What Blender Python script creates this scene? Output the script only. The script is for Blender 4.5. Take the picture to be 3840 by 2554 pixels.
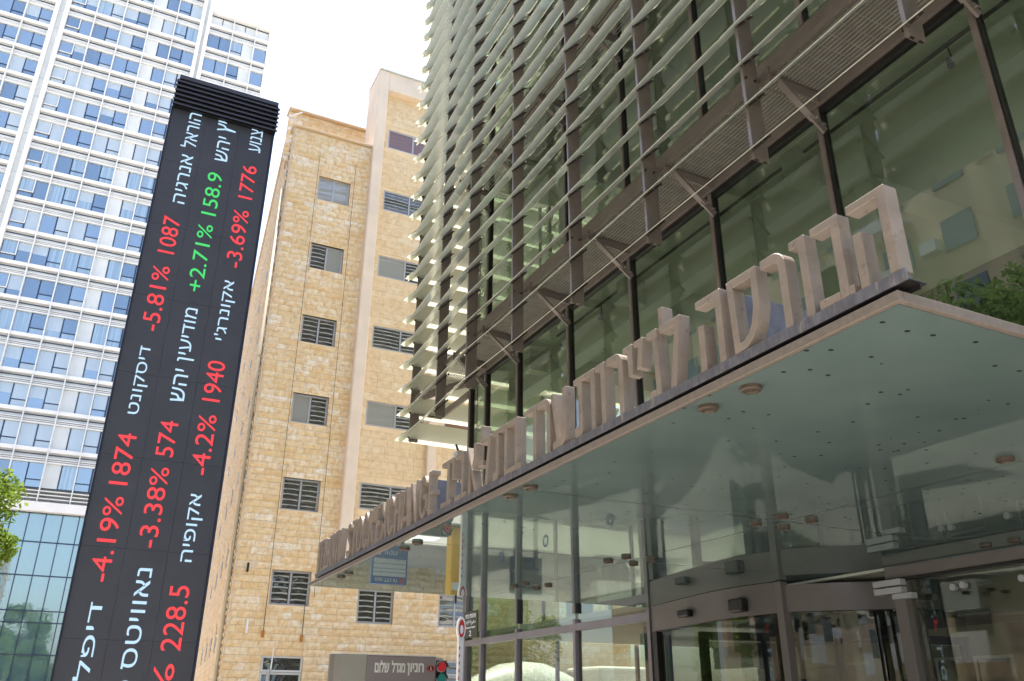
import bpy, bmesh, math, random
from mathutils import Vector, Matrix, noise
R = random.Random(7)
sc = bpy.context.scene
for o in list(bpy.data.objects): bpy.data.objects.remove(o)
G = -1.65                                   # ground level; the camera stands at the origin, eye 1.65 m above it
# ------------------------------------------------------------ camera
yaw, pitch, roll = math.radians(25.9297), math.radians(23.699), math.radians(0.3718)
fw = Vector((math.sin(yaw)*math.cos(pitch), math.cos(yaw)*math.cos(pitch), math.sin(pitch)))
rt = fw.cross(Vector((0, 0, 1))).normalized(); up = rt.cross(fw)
rt, up = rt*math.cos(roll)+up*math.sin(roll), up*math.cos(roll)-rt*math.sin(roll)
cam = bpy.data.objects.new('camera', bpy.data.cameras.new('camera')); sc.collection.objects.link(cam)
cam.matrix_world = Matrix(((rt.x, up.x, -fw.x, 0), (rt.y, up.y, -fw.y, 0), (rt.z, up.z, -fw.z, 0), (0, 0, 0, 1)))
cam.data.sensor_width = 36; cam.data.lens = 29.27; cam.data.clip_start = .05; cam.data.clip_end = 3000
sc.camera = cam
# ------------------------------------------------------------ sky, sun, exposure
SUN = Vector((.05, .16, 1)).normalized()
w = bpy.data.worlds.new("World"); sc.world = w; w.use_nodes = True
nt = w.node_tree; bg = nt.nodes['Background']
sky = nt.nodes.new('ShaderNodeTexSky'); sky.sky_type = 'NISHITA'; sky.sun_disc = False
sky.sun_elevation = math.asin(SUN.z); sky.sun_rotation = math.atan2(SUN.x, SUN.y)
sky.altitude = 20; sky.air_density = 1.0; sky.dust_density = 3.5; sky.ozone_density = 1.0
nt.links.new(sky.outputs[0], bg.inputs[0]); bg.inputs[1].default_value = .15
sl = bpy.data.lights.new('sun', 'SUN'); sl.energy = 4.2; sl.angle = math.radians(.53); sl.color = (1, .965, .91)
so = bpy.data.objects.new('sun', sl); sc.collection.objects.link(so); so.rotation_euler = (-SUN).to_track_quat('-Z', 'Y').to_euler()
sc.view_settings.view_transform = 'Standard'; sc.view_settings.look = 'None'; sc.view_settings.gamma = 1
sc.view_settings.use_curve_mapping = False; sc.view_settings.exposure = 1.7
sc.cycles.max_bounces = 10; sc.cycles.transparent_max_bounces = 24; sc.cycles.transmission_bounces = 6; sc.cycles.glossy_bounces = 5
# ------------------------------------------------------------ materials
def newmat(name):
    m = bpy.data.materials.new(name); m.use_nodes = True
    n = m.node_tree; n.nodes.clear(); out = n.nodes.new('ShaderNodeOutputMaterial'); return m, n, out
def N(n, t, **kw):
    x = n.nodes.new(t)
    for k, v in kw.items():
        if k.startswith('i_'): x.inputs[k[2:].replace('_', ' ')].default_value = v
        elif k.startswith('n_'): x.inputs[int(k[2:])].default_value = v
        else: setattr(x, k, v)
    return x
def c4(c): return (c[0], c[1], c[2], 1)
def mk(name, col, rough=.6, metal=0, var=.12, vscale=3., bump=0., bscale=40., spec=.5, dirt=None, stretch=(1, 1, 1), wobble=0.):
    """painted / stone / metal surface with mottled colour and optional relief"""
    m, n, out = newmat(name)
    p = N(n, 'ShaderNodeBsdfPrincipled'); n.links.new(p.outputs[0], out.inputs[0])
    p.inputs['Roughness'].default_value = rough; p.inputs['Metallic'].default_value = metal
    p.inputs['Specular IOR Level'].default_value = spec
    tc = N(n, 'ShaderNodeNewGeometry'); mp = N(n, 'ShaderNodeMapping'); mp.inputs['Scale'].default_value = stretch
    n.links.new(tc.outputs['Position'], mp.inputs[0])
    nz = N(n, 'ShaderNodeTexNoise'); nz.inputs['Scale'].default_value = vscale; nz.inputs['Detail'].default_value = 6
    n.links.new(mp.outputs[0], nz.inputs['Vector'])
    cr = N(n, 'ShaderNodeValToRGB'); cr.color_ramp.elements[0].position = .3; cr.color_ramp.elements[1].position = .72
    cr.color_ramp.elements[0].color = c4([max(0, x*(1-var)) for x in col]); cr.color_ramp.elements[1].color = c4([min(1, x*(1+var)) for x in col])
    n.links.new(nz.outputs[0], cr.inputs[0]); last = cr.outputs[0]
    if dirt:
        n2 = N(n, 'ShaderNodeTexNoise'); n2.inputs['Scale'].default_value = dirt[1]; n2.inputs['Detail'].default_value = 8; n2.inputs['Roughness'].default_value = .7
        n.links.new(mp.outputs[0], n2.inputs['Vector'])
        r2 = N(n, 'ShaderNodeMapRange'); r2.inputs[1].default_value = dirt[2]; r2.inputs[2].default_value = dirt[2]+dirt[3]
        n.links.new(n2.outputs[0], r2.inputs[0])
        mx = N(n, 'ShaderNodeMix', data_type='RGBA'); n.links.new(r2.outputs[0], mx.inputs[0]); n.links.new(last, mx.inputs[6]); mx.inputs[7].default_value = c4(dirt[0]); last = mx.outputs[2]
    n.links.new(last, p.inputs['Base Color'])
    if bump:
        b = N(n, 'ShaderNodeBump'); b.inputs['Strength'].default_value = bump; b.inputs['Distance'].default_value = .02
        n3 = N(n, 'ShaderNodeTexNoise'); n3.inputs['Scale'].default_value = bscale; n3.inputs['Detail'].default_value = 5
        n.links.new(tc.outputs['Position'], n3.inputs['Vector']); n.links.new(n3.outputs[0], b.inputs['Height']); n.links.new(b.outputs[0], p.inputs['Normal'])
    return m
def schlick(n, scale=1., add=0., ex=5):
    # reflectance that depends only on the angle, the same from both sides of a sheet
    lw = N(n, 'ShaderNodeLayerWeight'); lw.inputs[0].default_value = .5
    pw = N(n, 'ShaderNodeMath', operation='POWER'); pw.inputs[1].default_value = ex; n.links.new(lw.outputs['Facing'], pw.inputs[0])
    ma = N(n, 'ShaderNodeMath', operation='MULTIPLY_ADD'); ma.inputs[1].default_value = .955*scale; ma.inputs[2].default_value = .045*scale+add; ma.use_clamp = True
    n.links.new(pw.outputs[0], ma.inputs[0]); return ma
def mkglass(name, tint, refl=1.0, add=.02, wave=0., wscale=1.5, wst=(1, 1, 1), rcol=(1, 1, 1)):
    m, n, out = newmat(name)
    tr = N(n, 'ShaderNodeBsdfTransparent'); tr.inputs[0].default_value = c4(tint)
    gl = N(n, 'ShaderNodeBsdfGlossy'); gl.inputs['Roughness'].default_value = 0.0; gl.inputs[0].default_value = c4(rcol)
    ma = schlick(n, refl, add)
    mx = N(n, 'ShaderNodeMixShader'); n.links.new(ma.outputs[0], mx.inputs[0]); n.links.new(tr.outputs[0], mx.inputs[1]); n.links.new(gl.outputs[0], mx.inputs[2])
    if wave:
        tc = N(n, 'ShaderNodeNewGeometry'); mp = N(n, 'ShaderNodeMapping'); mp.inputs['Scale'].default_value = wst
        nz = N(n, 'ShaderNodeTexNoise'); nz.inputs['Scale'].default_value = wscale; nz.inputs['Detail'].default_value = 1
        b = N(n, 'ShaderNodeBump'); b.inputs['Strength'].default_value = wave; b.inputs['Distance'].default_value = .05
        n.links.new(tc.outputs['Position'], mp.inputs[0]); n.links.new(mp.outputs[0], nz.inputs['Vector']); n.links.new(nz.outputs[0], b.inputs['Height'])
        n.links.new(b.outputs[0], gl.inputs['Normal'])
    n.links.new(mx.outputs[0], out.inputs[0]); return m
def mkmirror(name, col, refl=1., add=.05, wave=0., wscale=1., wst=(1, 1, 1), stripes=None, rcol=(1, 1, 1)):
    """opaque glass: what stands behind it (blind, curtain, dark room, back paint) under a reflecting sheet"""
    m, n, out = newmat(name)
    df = N(n, 'ShaderNodeBsdfDiffuse'); df.inputs[0].default_value = c4(col)
    gl = N(n, 'ShaderNodeBsdfGlossy'); gl.inputs['Roughness'].default_value = .0; gl.inputs[0].default_value = c4(rcol)
    tc = N(n, 'ShaderNodeNewGeometry')
    if stripes:
        mp0 = N(n, 'ShaderNodeMapping'); mp0.inputs['Scale'].default_value = stripes[1]
        nz0 = N(n, 'ShaderNodeTexNoise'); nz0.inputs['Scale'].default_value = 1; nz0.inputs['Detail'].default_value = 3
        cr = N(n, 'ShaderNodeValToRGB'); cr.color_ramp.elements[0].position = .38; cr.color_ramp.elements[1].position = .6
        cr.color_ramp.elements[0].color = c4(col); cr.color_ramp.elements[1].color = c4(stripes[0])
        n.links.new(tc.outputs['Position'], mp0.inputs[0]); n.links.new(mp0.outputs[0], nz0.inputs['Vector']); n.links.new(nz0.outputs[0], cr.inputs[0]); n.links.new(cr.outputs[0], df.inputs[0])
    ma = schlick(n, refl, add)
    mx = N(n, 'ShaderNodeMixShader'); n.links.new(ma.outputs[0], mx.inputs[0]); n.links.new(df.outputs[0], mx.inputs[1]); n.links.new(gl.outputs[0], mx.inputs[2])
    if wave:
        mp = N(n, 'ShaderNodeMapping'); mp.inputs['Scale'].default_value = wst
        nz = N(n, 'ShaderNodeTexNoise'); nz.inputs['Scale'].default_value = wscale; nz.inputs['Detail'].default_value = 1
        b = N(n, 'ShaderNodeBump'); b.inputs['Strength'].default_value = wave; b.inputs['Distance'].default_value = .05
        n.links.new(tc.outputs['Position'], mp.inputs[0]); n.links.new(mp.outputs[0], nz.inputs['Vector']); n.links.new(nz.outputs[0], b.inputs['Height']); n.links.new(b.outputs[0], gl.inputs['Normal'])
    n.links.new(mx.outputs[0], out.inputs[0]); return m
def mkstone(name, cols, joint=.02):
    """quarry stone: every block takes its own tone (per object and per loose piece), veins and pits over it"""
    m, n, out = newmat(name)
    p = N(n, 'ShaderNodeBsdfPrincipled'); n.links.new(p.outputs[0], out.inputs[0]); p.inputs['Roughness'].default_value = .9; p.inputs['Specular IOR Level'].default_value = .2
    g = N(n, 'ShaderNodeNewGeometry'); oi = N(n, 'ShaderNodeObjectInfo')
    ad = N(n, 'ShaderNodeMath', operation='ADD'); n.links.new(g.outputs['Random Per Island'], ad.inputs[0]); n.links.new(oi.outputs['Random'], ad.inputs[1])
    f = N(n, 'ShaderNodeMath', operation='FRACT'); n.links.new(ad.outputs[0], f.inputs[0])
    cr = N(n, 'ShaderNodeValToRGB'); cr.color_ramp.interpolation = 'LINEAR'
    el = cr.color_ramp.elements
    while len(el) < len(cols): el.new(.5)
    for i, c in enumerate(cols): el[i].position = i/(len(cols)-1); el[i].color = c4(c)
    n.links.new(f.outputs[0], cr.inputs[0])
    nz = N(n, 'ShaderNodeTexNoise'); nz.inputs['Scale'].default_value = 5.5; nz.inputs['Detail'].default_value = 9; nz.inputs['Roughness'].default_value = .65
    n.links.new(g.outputs['Position'], nz.inputs['Vector'])
    r2 = N(n, 'ShaderNodeMapRange'); r2.inputs[1].default_value = .42; r2.inputs[2].default_value = .7; n.links.new(nz.outputs[0], r2.inputs[0])
    mx = N(n, 'ShaderNodeMix', data_type='RGBA'); n.links.new(r2.outputs[0], mx.inputs[0]); n.links.new(cr.outputs[0], mx.inputs[6]); mx.inputs[7].default_value = (.68, .43, .20, 1)
    n.links.new(mx.outputs[2], p.inputs['Base Color'])
    b = N(n, 'ShaderNodeBump'); b.inputs['Strength'].default_value = .7; b.inputs['Distance'].default_value = .02
    n3 = N(n, 'ShaderNodeTexNoise'); n3.inputs['Scale'].default_value = 14; n3.inputs['Detail'].default_value = 6
    n.links.new(g.outputs['Position'], n3.inputs['Vector']); n.links.new(n3.outputs[0], b.inputs['Height']); n.links.new(b.outputs[0], p.inputs['Normal'])
    return m
def mkemit(name, col, s, base=(.02, .02, .02)):
    m, n, out = newmat(name)
    p = N(n, 'ShaderNodeBsdfPrincipled'); p.inputs['Base Color'].default_value = c4(base); p.inputs['Emission Color'].default_value = c4(col); p.inputs['Emission Strength'].default_value = s
    g = N(n, 'ShaderNodeNewGeometry'); nz = N(n, 'ShaderNodeTexVoronoi'); nz.inputs['Scale'].default_value = 60
    r2 = N(n, 'ShaderNodeMapRange'); r2.inputs[3].default_value = s*.85; r2.inputs[4].default_value = s*1.1
    n.links.new(g.outputs['Position'], nz.inputs['Vector']); n.links.new(nz.outputs['Distance'], r2.inputs[0]); n.links.new(r2.outputs[0], p.inputs['Emission Strength'])
    n.links.new(p.outputs[0], out.inputs[0]); return m
def mklouvre():
    m, n, out = newmat('frosted_louvre_glass')
    df = N(n, 'ShaderNodeBsdfDiffuse'); tl = N(n, 'ShaderNodeBsdfTranslucent'); gl = N(n, 'ShaderNodeBsdfGlossy'); gl.inputs['Roughness'].default_value = .12
    g = N(n, 'ShaderNodeNewGeometry'); nz = N(n, 'ShaderNodeTexNoise'); nz.inputs['Scale'].default_value = 1.3; nz.inputs['Detail'].default_value = 4
    cr = N(n, 'ShaderNodeValToRGB'); cr.color_ramp.elements[0].position = .35; cr.color_ramp.elements[1].position = .65
    cr.color_ramp.elements[0].color = (.44, .44, .33, 1); cr.color_ramp.elements[1].color = (.52, .53, .42, 1)
    n.links.new(g.outputs['Position'], nz.inputs['Vector']); n.links.new(nz.outputs[0], cr.inputs[0]); n.links.new(cr.outputs[0], df.inputs[0])
    tl.inputs[0].default_value = (.62, .61, .46, 1)
    a = N(n, 'ShaderNodeMixShader'); a.inputs[0].default_value = .5; n.links.new(df.outputs[0], a.inputs[1]); n.links.new(tl.outputs[0], a.inputs[2])
    fr = schlick(n, .8)
    b = N(n, 'ShaderNodeMixShader'); n.links.new(fr.outputs[0], b.inputs[0]); n.links.new(a.outputs[0], b.inputs[1]); n.links.new(gl.outputs[0], b.inputs[2])
    n.links.new(b.outputs[0], out.inputs[0]); return m
def mkleaf(name, c1, c2):
    m, n, out = newmat(name)
    df = N(n, 'ShaderNodeBsdfDiffuse'); tl = N(n, 'ShaderNodeBsdfTranslucent')
    g = N(n, 'ShaderNodeNewGeometry'); cr = N(n, 'ShaderNodeValToRGB'); cr.color_ramp.elements[0].color = c4(c1); cr.color_ramp.elements[1].color = c4(c2)
    n.links.new(g.outputs['Random Per Island'], cr.inputs[0]); n.links.new(cr.outputs[0], df.inputs[0])
    tl.inputs[0].default_value = c4([min(1, x*1.6) for x in c2])
    a = N(n, 'ShaderNodeMixShader'); a.inputs[0].default_value = .4; n.links.new(df.outputs[0], a.inputs[1]); n.links.new(tl.outputs[0], a.inputs[2])
    n.links.new(a.outputs[0], out.inputs[0]); return m
M = {}
M['bronze'] = mk('bronze_painted_steel', (.20, .168, .148), .42, .25, .14, 2.5, .08, 30)
M['bronze_dark'] = mk('dark_gasket', (.012, .011, .010), .5, 0, .2, 5)
M['letter'] = mk('weathered_letter_metal', (.25, .205, .165), .5, .15, .14, 7, .15, 60, dirt=((.13, .10, .08), 18, .57, .16))
M['shelf'] = mk('stained_zinc', (.135, .135, .155), .45, .3, .28, 12, .1, 50, dirt=((.33, .28, .24), 7, .56, .12), stretch=(1, 3, .6))
M['fascia'] = mk('speckled_canopy_edge', (.18, .148, .122), .55, .1, .13, 30, .15, 80, dirt=((.14, .10, .08), 45, .62, .1))
M['frame_gray'] = mk('violet_grey_aluminium', (.20, .18, .19), .4, .3, .08, 3)
M['header'] = mk('bronze_header_band', (.15, .137, .132), .45, .2, .08, 2)
M['black'] = mk('black_coated_metal', (.012, .012, .013), .35, 0, .2, 3)
M['glass'] = mkglass('green_tinted_glass', (.77, .83, .77), 1.1, .035)
M['glass_dark'] = mkglass('door_glass', (.80, .83, .78), 1.1, .035)
M['glass_door'] = mkglass('smoky_door_glass', (.58, .60, .56), 1.0, .03)
M['interior'] = mk('interior_plaster', (.36, .37, .30), .9, 0, .06, 1)
M['interior_dark'] = mk('interior_dark_panel', (.10, .11, .095), .8, 0, .1, 1)
M['interior_floor'] = mk('interior_floor_stone', (.30, .29, .26), .4, 0, .1, 2)
M['louvre'] = mklouvre()
M['clamp'] = mk('dark_clamp_steel', (.06, .045, .035), .5, .5, .2, 8)
M['stone'] = mkstone('cut_limestone', [(.78, .60, .36), (.81, .66, .43), (.75, .55, .30), (.83, .71, .51), (.78, .59, .34), (.85, .78, .64), (.79, .62, .38)])
M['stone_side'] = mkstone('rough_limestone', [(.66, .53, .38), (.72, .61, .47), (.60, .47, .33), (.70, .58, .43)])
M['mortar'] = mk('mortar', (.42, .27, .13), .95, 0, .15, 6, .2, 30)
M['smooth'] = mk('honed_limestone', (.80, .61, .37), .8, 0, .10, 1.3, .1, 25, dirt=((.52, .33, .14), 2.2, .58, .22))
M['pale'] = mk('pale_render', (.78, .64, .49), .85, 0, .06, 1.5)
M['alu'] = mk('silver_window_frame', (.42, .43, .45), .4, .3, .05, 3)
M['alu_white'] = mk('pale_window_frame', (.62, .63, .62), .4, .1, .05, 3)
M['win'] = mkmirror('old_window_glass', (.035, .036, .032), 1.4, .07, 1.0, .8, (.5, 1, 4))
M['pipe'] = mk('cream_pipe', (.46, .40, .28), .7, 0, .08, 3)
M['deck'] = mk('canopy_roof_sheet', (.13, .12, .11), .8, 0, .2, 1.5)
M['refl_strip'] = mk('pale_reflection_strip', (.36, .36, .32), .5, 0, .35, 4)  # pale tone of the reflection streaks modelled on the stone block's windows
M['win_blind'] = mkmirror('window_glass_over_blind', (.30, .30, .27), 1.5, .08, .6, 1.0, (.9, 1, 5.5))
M['win_rust'] = mkmirror('window_glass_over_rust_blind', (.16, .062, .032), 1.2, .06, .5, 1.0, (.9, 1, 6))
M['tw'] = mk('white_tower_panel', (.74, .735, .70), .45, .05, .04, .6)
M['tw_rail'] = mk('cream_rail', (.80, .78, .74), .5, 0, .03, .8)
M['tw_pale'] = mk('light_spandrel_panel', (.62, .645, .63), .35, 0, .06, .8)
M['tw_dark'] = mk('blue_black_frame', (.022, .040, .085), .4, .1, .1, 2)
M['tg_blue'] = mkmirror('tower_blue_glass', (.10, .165, .23), 1.4, .27, .1, .3, rcol=(.86, .93, 1))
M['tg_deep'] = mkmirror('tower_deep_blue_glass', (.07, .125, .19), 1.2, .20, .1, .3, rcol=(.84, .92, 1))
M['tg_blind'] = mkmirror('tower_glass_pale_blind', (.42, .48, .50), 1.0, .12, .05, .3, rcol=(.85, .93, 1))
M['tg_curtain'] = mkmirror('tower_glass_curtain', (.17, .25, .32), 1.2, .18, .05, .3, stripes=((.30, .40, .44), (6, 1, .1)), rcol=(.86, .93, 1))
M['podium'] = mkmirror('podium_curtain_glass', (.10, .17, .18), 1.6, .25, .35, .35, (1, 1, .6), rcol=(.82, .95, .97))
M['screen'] = mk('led_screen_face', (.036, .037, .045), .55, 0, .12, 2.5, .1, 120, dirt=((.05, .05, .055), 14, .6, .2))
M['screen_frame'] = mk('navy_black_frame', (.010, .012, .03), .4, .2, .2, 3)
M['cap'] = mk('charcoal_cap_fin', (.045, .042, .05), .35, .4, .1, 4)
M['cap_dark'] = mk('charcoal_core', (.008, .008, .010), .6, 0, .1, 4)
M['led_w'] = mkemit('led_pale_blue', (.52, .76, .95), .34)
M['led_r'] = mkemit('led_red', (1, .035, .045), .36)
M['led_g'] = mkemit('led_green', (.05, .82, .16), .30)
M['asphalt'] = mk('asphalt', (.055, .054, .052), .85, 0, .2, 2, .3, 60)
M['pave'] = mk('pale_paving', (.37, .345, .305), .8, 0, .12, .8, .15, 20)
M['white'] = mk('white_paint', (.78, .78, .77), .4, 0, .03, 2)
M['red'] = mk('red_paint', (.50, .03, .03), .4, 0, .08, 4)
M['blue'] = mk('blue_sign_paint', (.05, .11, .30), .4, 0, .08, 4)
M['yellow'] = mk('yellow_paint', (.72, .42, .03), .4, 0, .08, 2)
M['mauve'] = mk('mauve_sign_face', (.26, .225, .235), .35, .1, .05, 1.5)
M['sign_end'] = mk('grey_sign_end', (.30, .285, .255), .3, .4, .08, 1.5)
M['plate'] = mk('dark_street_plate', (.022, .028, .018), .4, 0, .3, 9)
M['leaf'] = mkleaf('tree_leaf', (.035, .075, .012), (.16, .22, .035))
M['leaf2'] = mkleaf('street_tree_leaf', (.03, .06, .015), (.10, .16, .04))
M['bark'] = mk('bark', (.12, .09, .065), .9, 0, .3, 8, .5, 20)
M['opp'] = mk('opposite_block_render', (.56, .46, .33), .85, 0, .1, .6, .1, 10)
M['opp_white'] = mk('opposite_block_white', (.62, .62, .60), .8, 0, .06, .6)
M['opp_glass'] = mkmirror('opposite_window_glass', (.04, .06, .07), 1, .1)
M['mixer'] = mk('white_truck_paint', (.80, .79, .75), .3, 0, .03, 2)
M['rust'] = mk('rust_orange', (.42, .17, .03), .9, 0, .2, 10)
M['lens_red'] = mkemit('signal_red_lens', (.6, .02, .03), .14, (.2, .01, .015))
M['lens_green'] = mkemit('signal_green_lens', (.01, .22, .20), .10, (.01, .10, .09))
M['coffer'] = mk('lamp_inside', (.30, .28, .23), .5)
# back painted soffit glass: colour coat under a slightly wavy mirror-like sheet with small dark flecks
def mksoffit():
    m, n, out = newmat('back_painted_soffit_glass')
    df = N(n, 'ShaderNodeBsdfDiffuse'); gl = N(n, 'ShaderNodeBsdfGlossy'); gl.inputs['Roughness'].default_value = .015
    gl.inputs[0].default_value = (.86, .95, .91, 1)
    g = N(n, 'ShaderNodeNewGeometry')
    mp = N(n, 'ShaderNodeMapping'); mp.inputs['Scale'].default_value = (8, 11, 1)
    v = N(n, 'ShaderNodeTexVoronoi'); v.inputs['Scale'].default_value = 1; v.inputs['Randomness'].default_value = 1
    n.links.new(g.outputs['Position'], mp.inputs[0]); n.links.new(mp.outputs[0], v.inputs['Vector'])
    n1 = N(n, 'ShaderNodeTexNoise'); n1.inputs['Scale'].default_value = 1.2; n.links.new(g.outputs['Position'], n1.inputs['Vector'])
    lt = N(n, 'ShaderNodeMath', operation='LESS_THAN'); lt.inputs[1].default_value = .12; n.links.new(v.outputs['Distance'], lt.inputs[0])
    gt = N(n, 'ShaderNodeMath', operation='GREATER_THAN'); gt.inputs[1].default_value = .45
    sp = N(n, 'ShaderNodeSeparateColor'); n.links.new(v.outputs['Color'], sp.inputs[0]); n.links.new(sp.outputs[0], gt.inputs[0])
    mu = N(n, 'ShaderNodeMath', operation='MULTIPLY'); n.links.new(lt.outputs[0], mu.inputs[0]); n.links.new(gt.outputs[0], mu.inputs[1])
    cr = N(n, 'ShaderNodeValToRGB'); cr.color_ramp.elements[0].position = .3; cr.color_ramp.elements[1].position = .7
    cr.color_ramp.elements[0].color = (.092, .130, .122, 1); cr.color_ramp.elements[1].color = (.125, .165, .155, 1); n.links.new(n1.outputs[0], cr.inputs[0])
    mx = N(n, 'ShaderNodeMix', data_type='RGBA'); n.links.new(mu.outputs[0], mx.inputs[0]); n.links.new(cr.outputs[0], mx.inputs[6]); mx.inputs[7].default_value = (.02, .025, .02, 1)
    n.links.new(mx.outputs[2], df.inputs[0])
    ma = schlick(n, 1.05, .02, 6.5)
    fm = N(n, 'ShaderNodeMath', operation='MULTIPLY_ADD'); fm.inputs[1].default_value = -.8; fm.inputs[2].default_value = 1; n.links.new(mu.outputs[0], fm.inputs[0])
    m2 = N(n, 'ShaderNodeMath', operation='MULTIPLY'); n.links.new(ma.outputs[0], m2.inputs[0]); n.links.new(fm.outputs[0], m2.inputs[1])
    ms = N(n, 'ShaderNodeMixShader'); n.links.new(m2.outputs[0], ms.inputs[0]); n.links.new(df.outputs[0], ms.inputs[1]); n.links.new(gl.outputs[0], ms.inputs[2])
    nz = N(n, 'ShaderNodeTexNoise'); nz.inputs['Scale'].default_value = .9; nz.inputs['Detail'].default_value = 1; n.links.new(g.outputs['Position'], nz.inputs['Vector'])
    b = N(n, 'ShaderNodeBump'); b.inputs['Strength'].default_value = .02; b.inputs['Distance'].default_value = .05
    n.links.new(nz.outputs[0], b.inputs['Height']); n.links.new(b.outputs[0], gl.inputs['Normal'])
    n.links.new(ms.outputs[0], out.inputs[0]); return m
M['soffit'] = mksoffit()
# ------------------------------------------------------------ geometry helpers
class MB:
    def __init__(s): s.v = []; s.f = []
    def add(s, vs, fs):
        k = len(s.v); s.v += [tuple(v) for v in vs]; s.f += [tuple(i+k for i in f) for f in fs]; return s
    def box(s, x0, x1, y0, y1, z0, z1):
        return s.add([(x0, y0, z0), (x1, y0, z0), (x1, y1, z0), (x0, y1, z0), (x0, y0, z1), (x1, y0, z1), (x1, y1, z1), (x0, y1, z1)],
                     [(0, 3, 2, 1), (4, 5, 6, 7), (0, 1, 5, 4), (1, 2, 6, 5), (2, 3, 7, 6), (3, 0, 4, 7)])
    def prism(s, pts, off):
        """closed polygon (3D points) extruded by off"""
        n = len(pts); off = Vector(off); a = [Vector(p) for p in pts]
        vs = a+[p+off for p in a]
        return s.add(vs, [tuple(range(n))[::-1], tuple(range(n, 2*n))]+[(i, (i+1) % n, n+(i+1) % n, n+i) for i in range(n)])
    def beam(s, p, q, w, h, upv=(0, 0, 1)):
        p, q = Vector(p), Vector(q); d = (q-p).normalized(); a = d.cross(Vector(upv)).normalized()*w/2; b = a.cross(d).normalized()*h/2
        vs = [p-a-b, p+a-b, p+a+b, p-a+b, q-a-b, q+a-b, q+a+b, q-a+b]
        return s.add(vs, [(0, 1, 2, 3), (7, 6, 5, 4), (0, 4, 5, 1), (1, 5, 6, 2), (2, 6, 7, 3), (3, 7, 4, 0)])
    def cyl(s, p, q, r0, r1=None, n=12):
        r1 = r0 if r1 is None else r1; p, q = Vector(p), Vector(q); d = (q-p).normalized(); a = d.orthogonal().normalized(); b = d.cross(a)
        vs = [p+(a*math.cos(t)+b*math.sin(t))*r0 for t in [2*math.pi*i/n for i in range(n)]]+[q+(a*math.cos(t)+b*math.sin(t))*r1 for t in [2*math.pi*i/n for i in range(n)]]
        return s.add(vs, [tuple(range(n))[::-1], tuple(range(n, 2*n))]+[(i, (i+1) % n, n+(i+1) % n, n+i) for i in range(n)])
    def mesh(s, name, mat, smooth=False):
        me = bpy.data.meshes.new(name); me.from_pydata(s.v, [], s.f)
        bm = bmesh.new(); bm.from_mesh(me); bmesh.ops.recalc_face_normals(bm, faces=bm.faces); bm.to_mesh(me); bm.free()
        for mm in (mat if isinstance(mat, (list, tuple)) else [mat]): me.materials.append(mm)
        if smooth:
            for p in me.polygons: p.use_smooth = True
        return me
    def build(s, name, mat, parent=None, smooth=False):
        return obj(name, s.mesh(name, mat, smooth), parent)
def obj(name, me, parent=None, loc=None):
    o = bpy.data.objects.new(name, me); sc.collection.objects.link(o)
    if parent is not None:
        o.parent = parent
        # children are modelled in world coordinates: undo the parent's place
        pl = Vector((0, 0, 0)); p = parent
        while p is not None: pl += p.location; p = p.parent
        o.location = Vector(loc or (0, 0, 0))-pl
    elif loc: o.location = loc
    return o
def thing(name, label, cat, loc, group=None):
    o = bpy.data.objects.new(name, None); sc.collection.objects.link(o); o.location = loc; o.empty_display_size = .2
    o['label'] = label; o['category'] = cat
    if group: o['group'] = group
    return o
def tag(o, label, cat, group=None):
    o['label'] = label; o['category'] = cat
    if group: o['group'] = group
    return o
def bevel(o, wd=.004, seg=1):
    b = o.modifiers.new('bevel', 'BEVEL'); b.width = wd; b.segments = seg; b.limit_method = 'ANGLE'; b.angle_limit = math.radians(40); return o
def rawtext(s, bold):
    c = bpy.data.curves.new('t', 'FONT'); c.body = s; c.resolution_u = 3; c.offset = bold; c.extrude = .5
    o = bpy.data.objects.new('t', c); sc.collection.objects.link(o); bpy.context.view_layer.update()
    me = bpy.data.meshes.new_from_object(o.evaluated_get(bpy.context.evaluated_depsgraph_get()))
    bpy.data.objects.remove(o); bpy.data.curves.remove(c)
    r = [tuple(v.co) for v in me.vertices], [tuple(p.vertices) for p in me.polygons]; bpy.data.meshes.remove(me); return r
def textmesh(s, name, mat, depth, bbox, place, bold=0.):
    """lettering fitted to a box: bbox=(u0,u1,v0,v1); place(u,v,d)->world (the dalet glyph is drawn from two bars)"""
    mb = MB(); base = max(v[0] for v in rawtext('\u05d5', bold)[0]); i = 0
    while i < len(s):
        adv = max(v[0] for v in rawtext(s[:i].replace(' ', '\u00a0')+'\u05d5', bold)[0])-base if i else 0
        if s[i] == '\u05d3':
            e = bold; mb.box(adv+.32-e, adv+.41+e, -e, .51-e, -.5, .5).box(adv+.01-e, adv+.50+e, .5105-e, .59+e, -.5, .5); i += 1; continue
        j = i
        while j < len(s) and s[j] != '\u05d3': j += 1
        vs, fs = rawtext(s[i:j], bold); mb.add([(x+adv, y, z) for x, y, z in vs], fs); i = j
    xs = [v[0] for v in mb.v]; ys = [v[1] for v in mb.v]
    x0, x1, y0, y1 = min(xs), max(xs), min(ys), max(ys); u0, u1, v0, v1 = bbox
    mb.v = [tuple(place(u0+(x-x0)/max(1e-6, x1-x0)*(u1-u0), v0+(y-y0)/max(1e-6, y1-y0)*(v1-v0), depth if z > 0 else 0)) for x, y, z in mb.v]
    return mb.mesh(name, mat)
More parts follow.
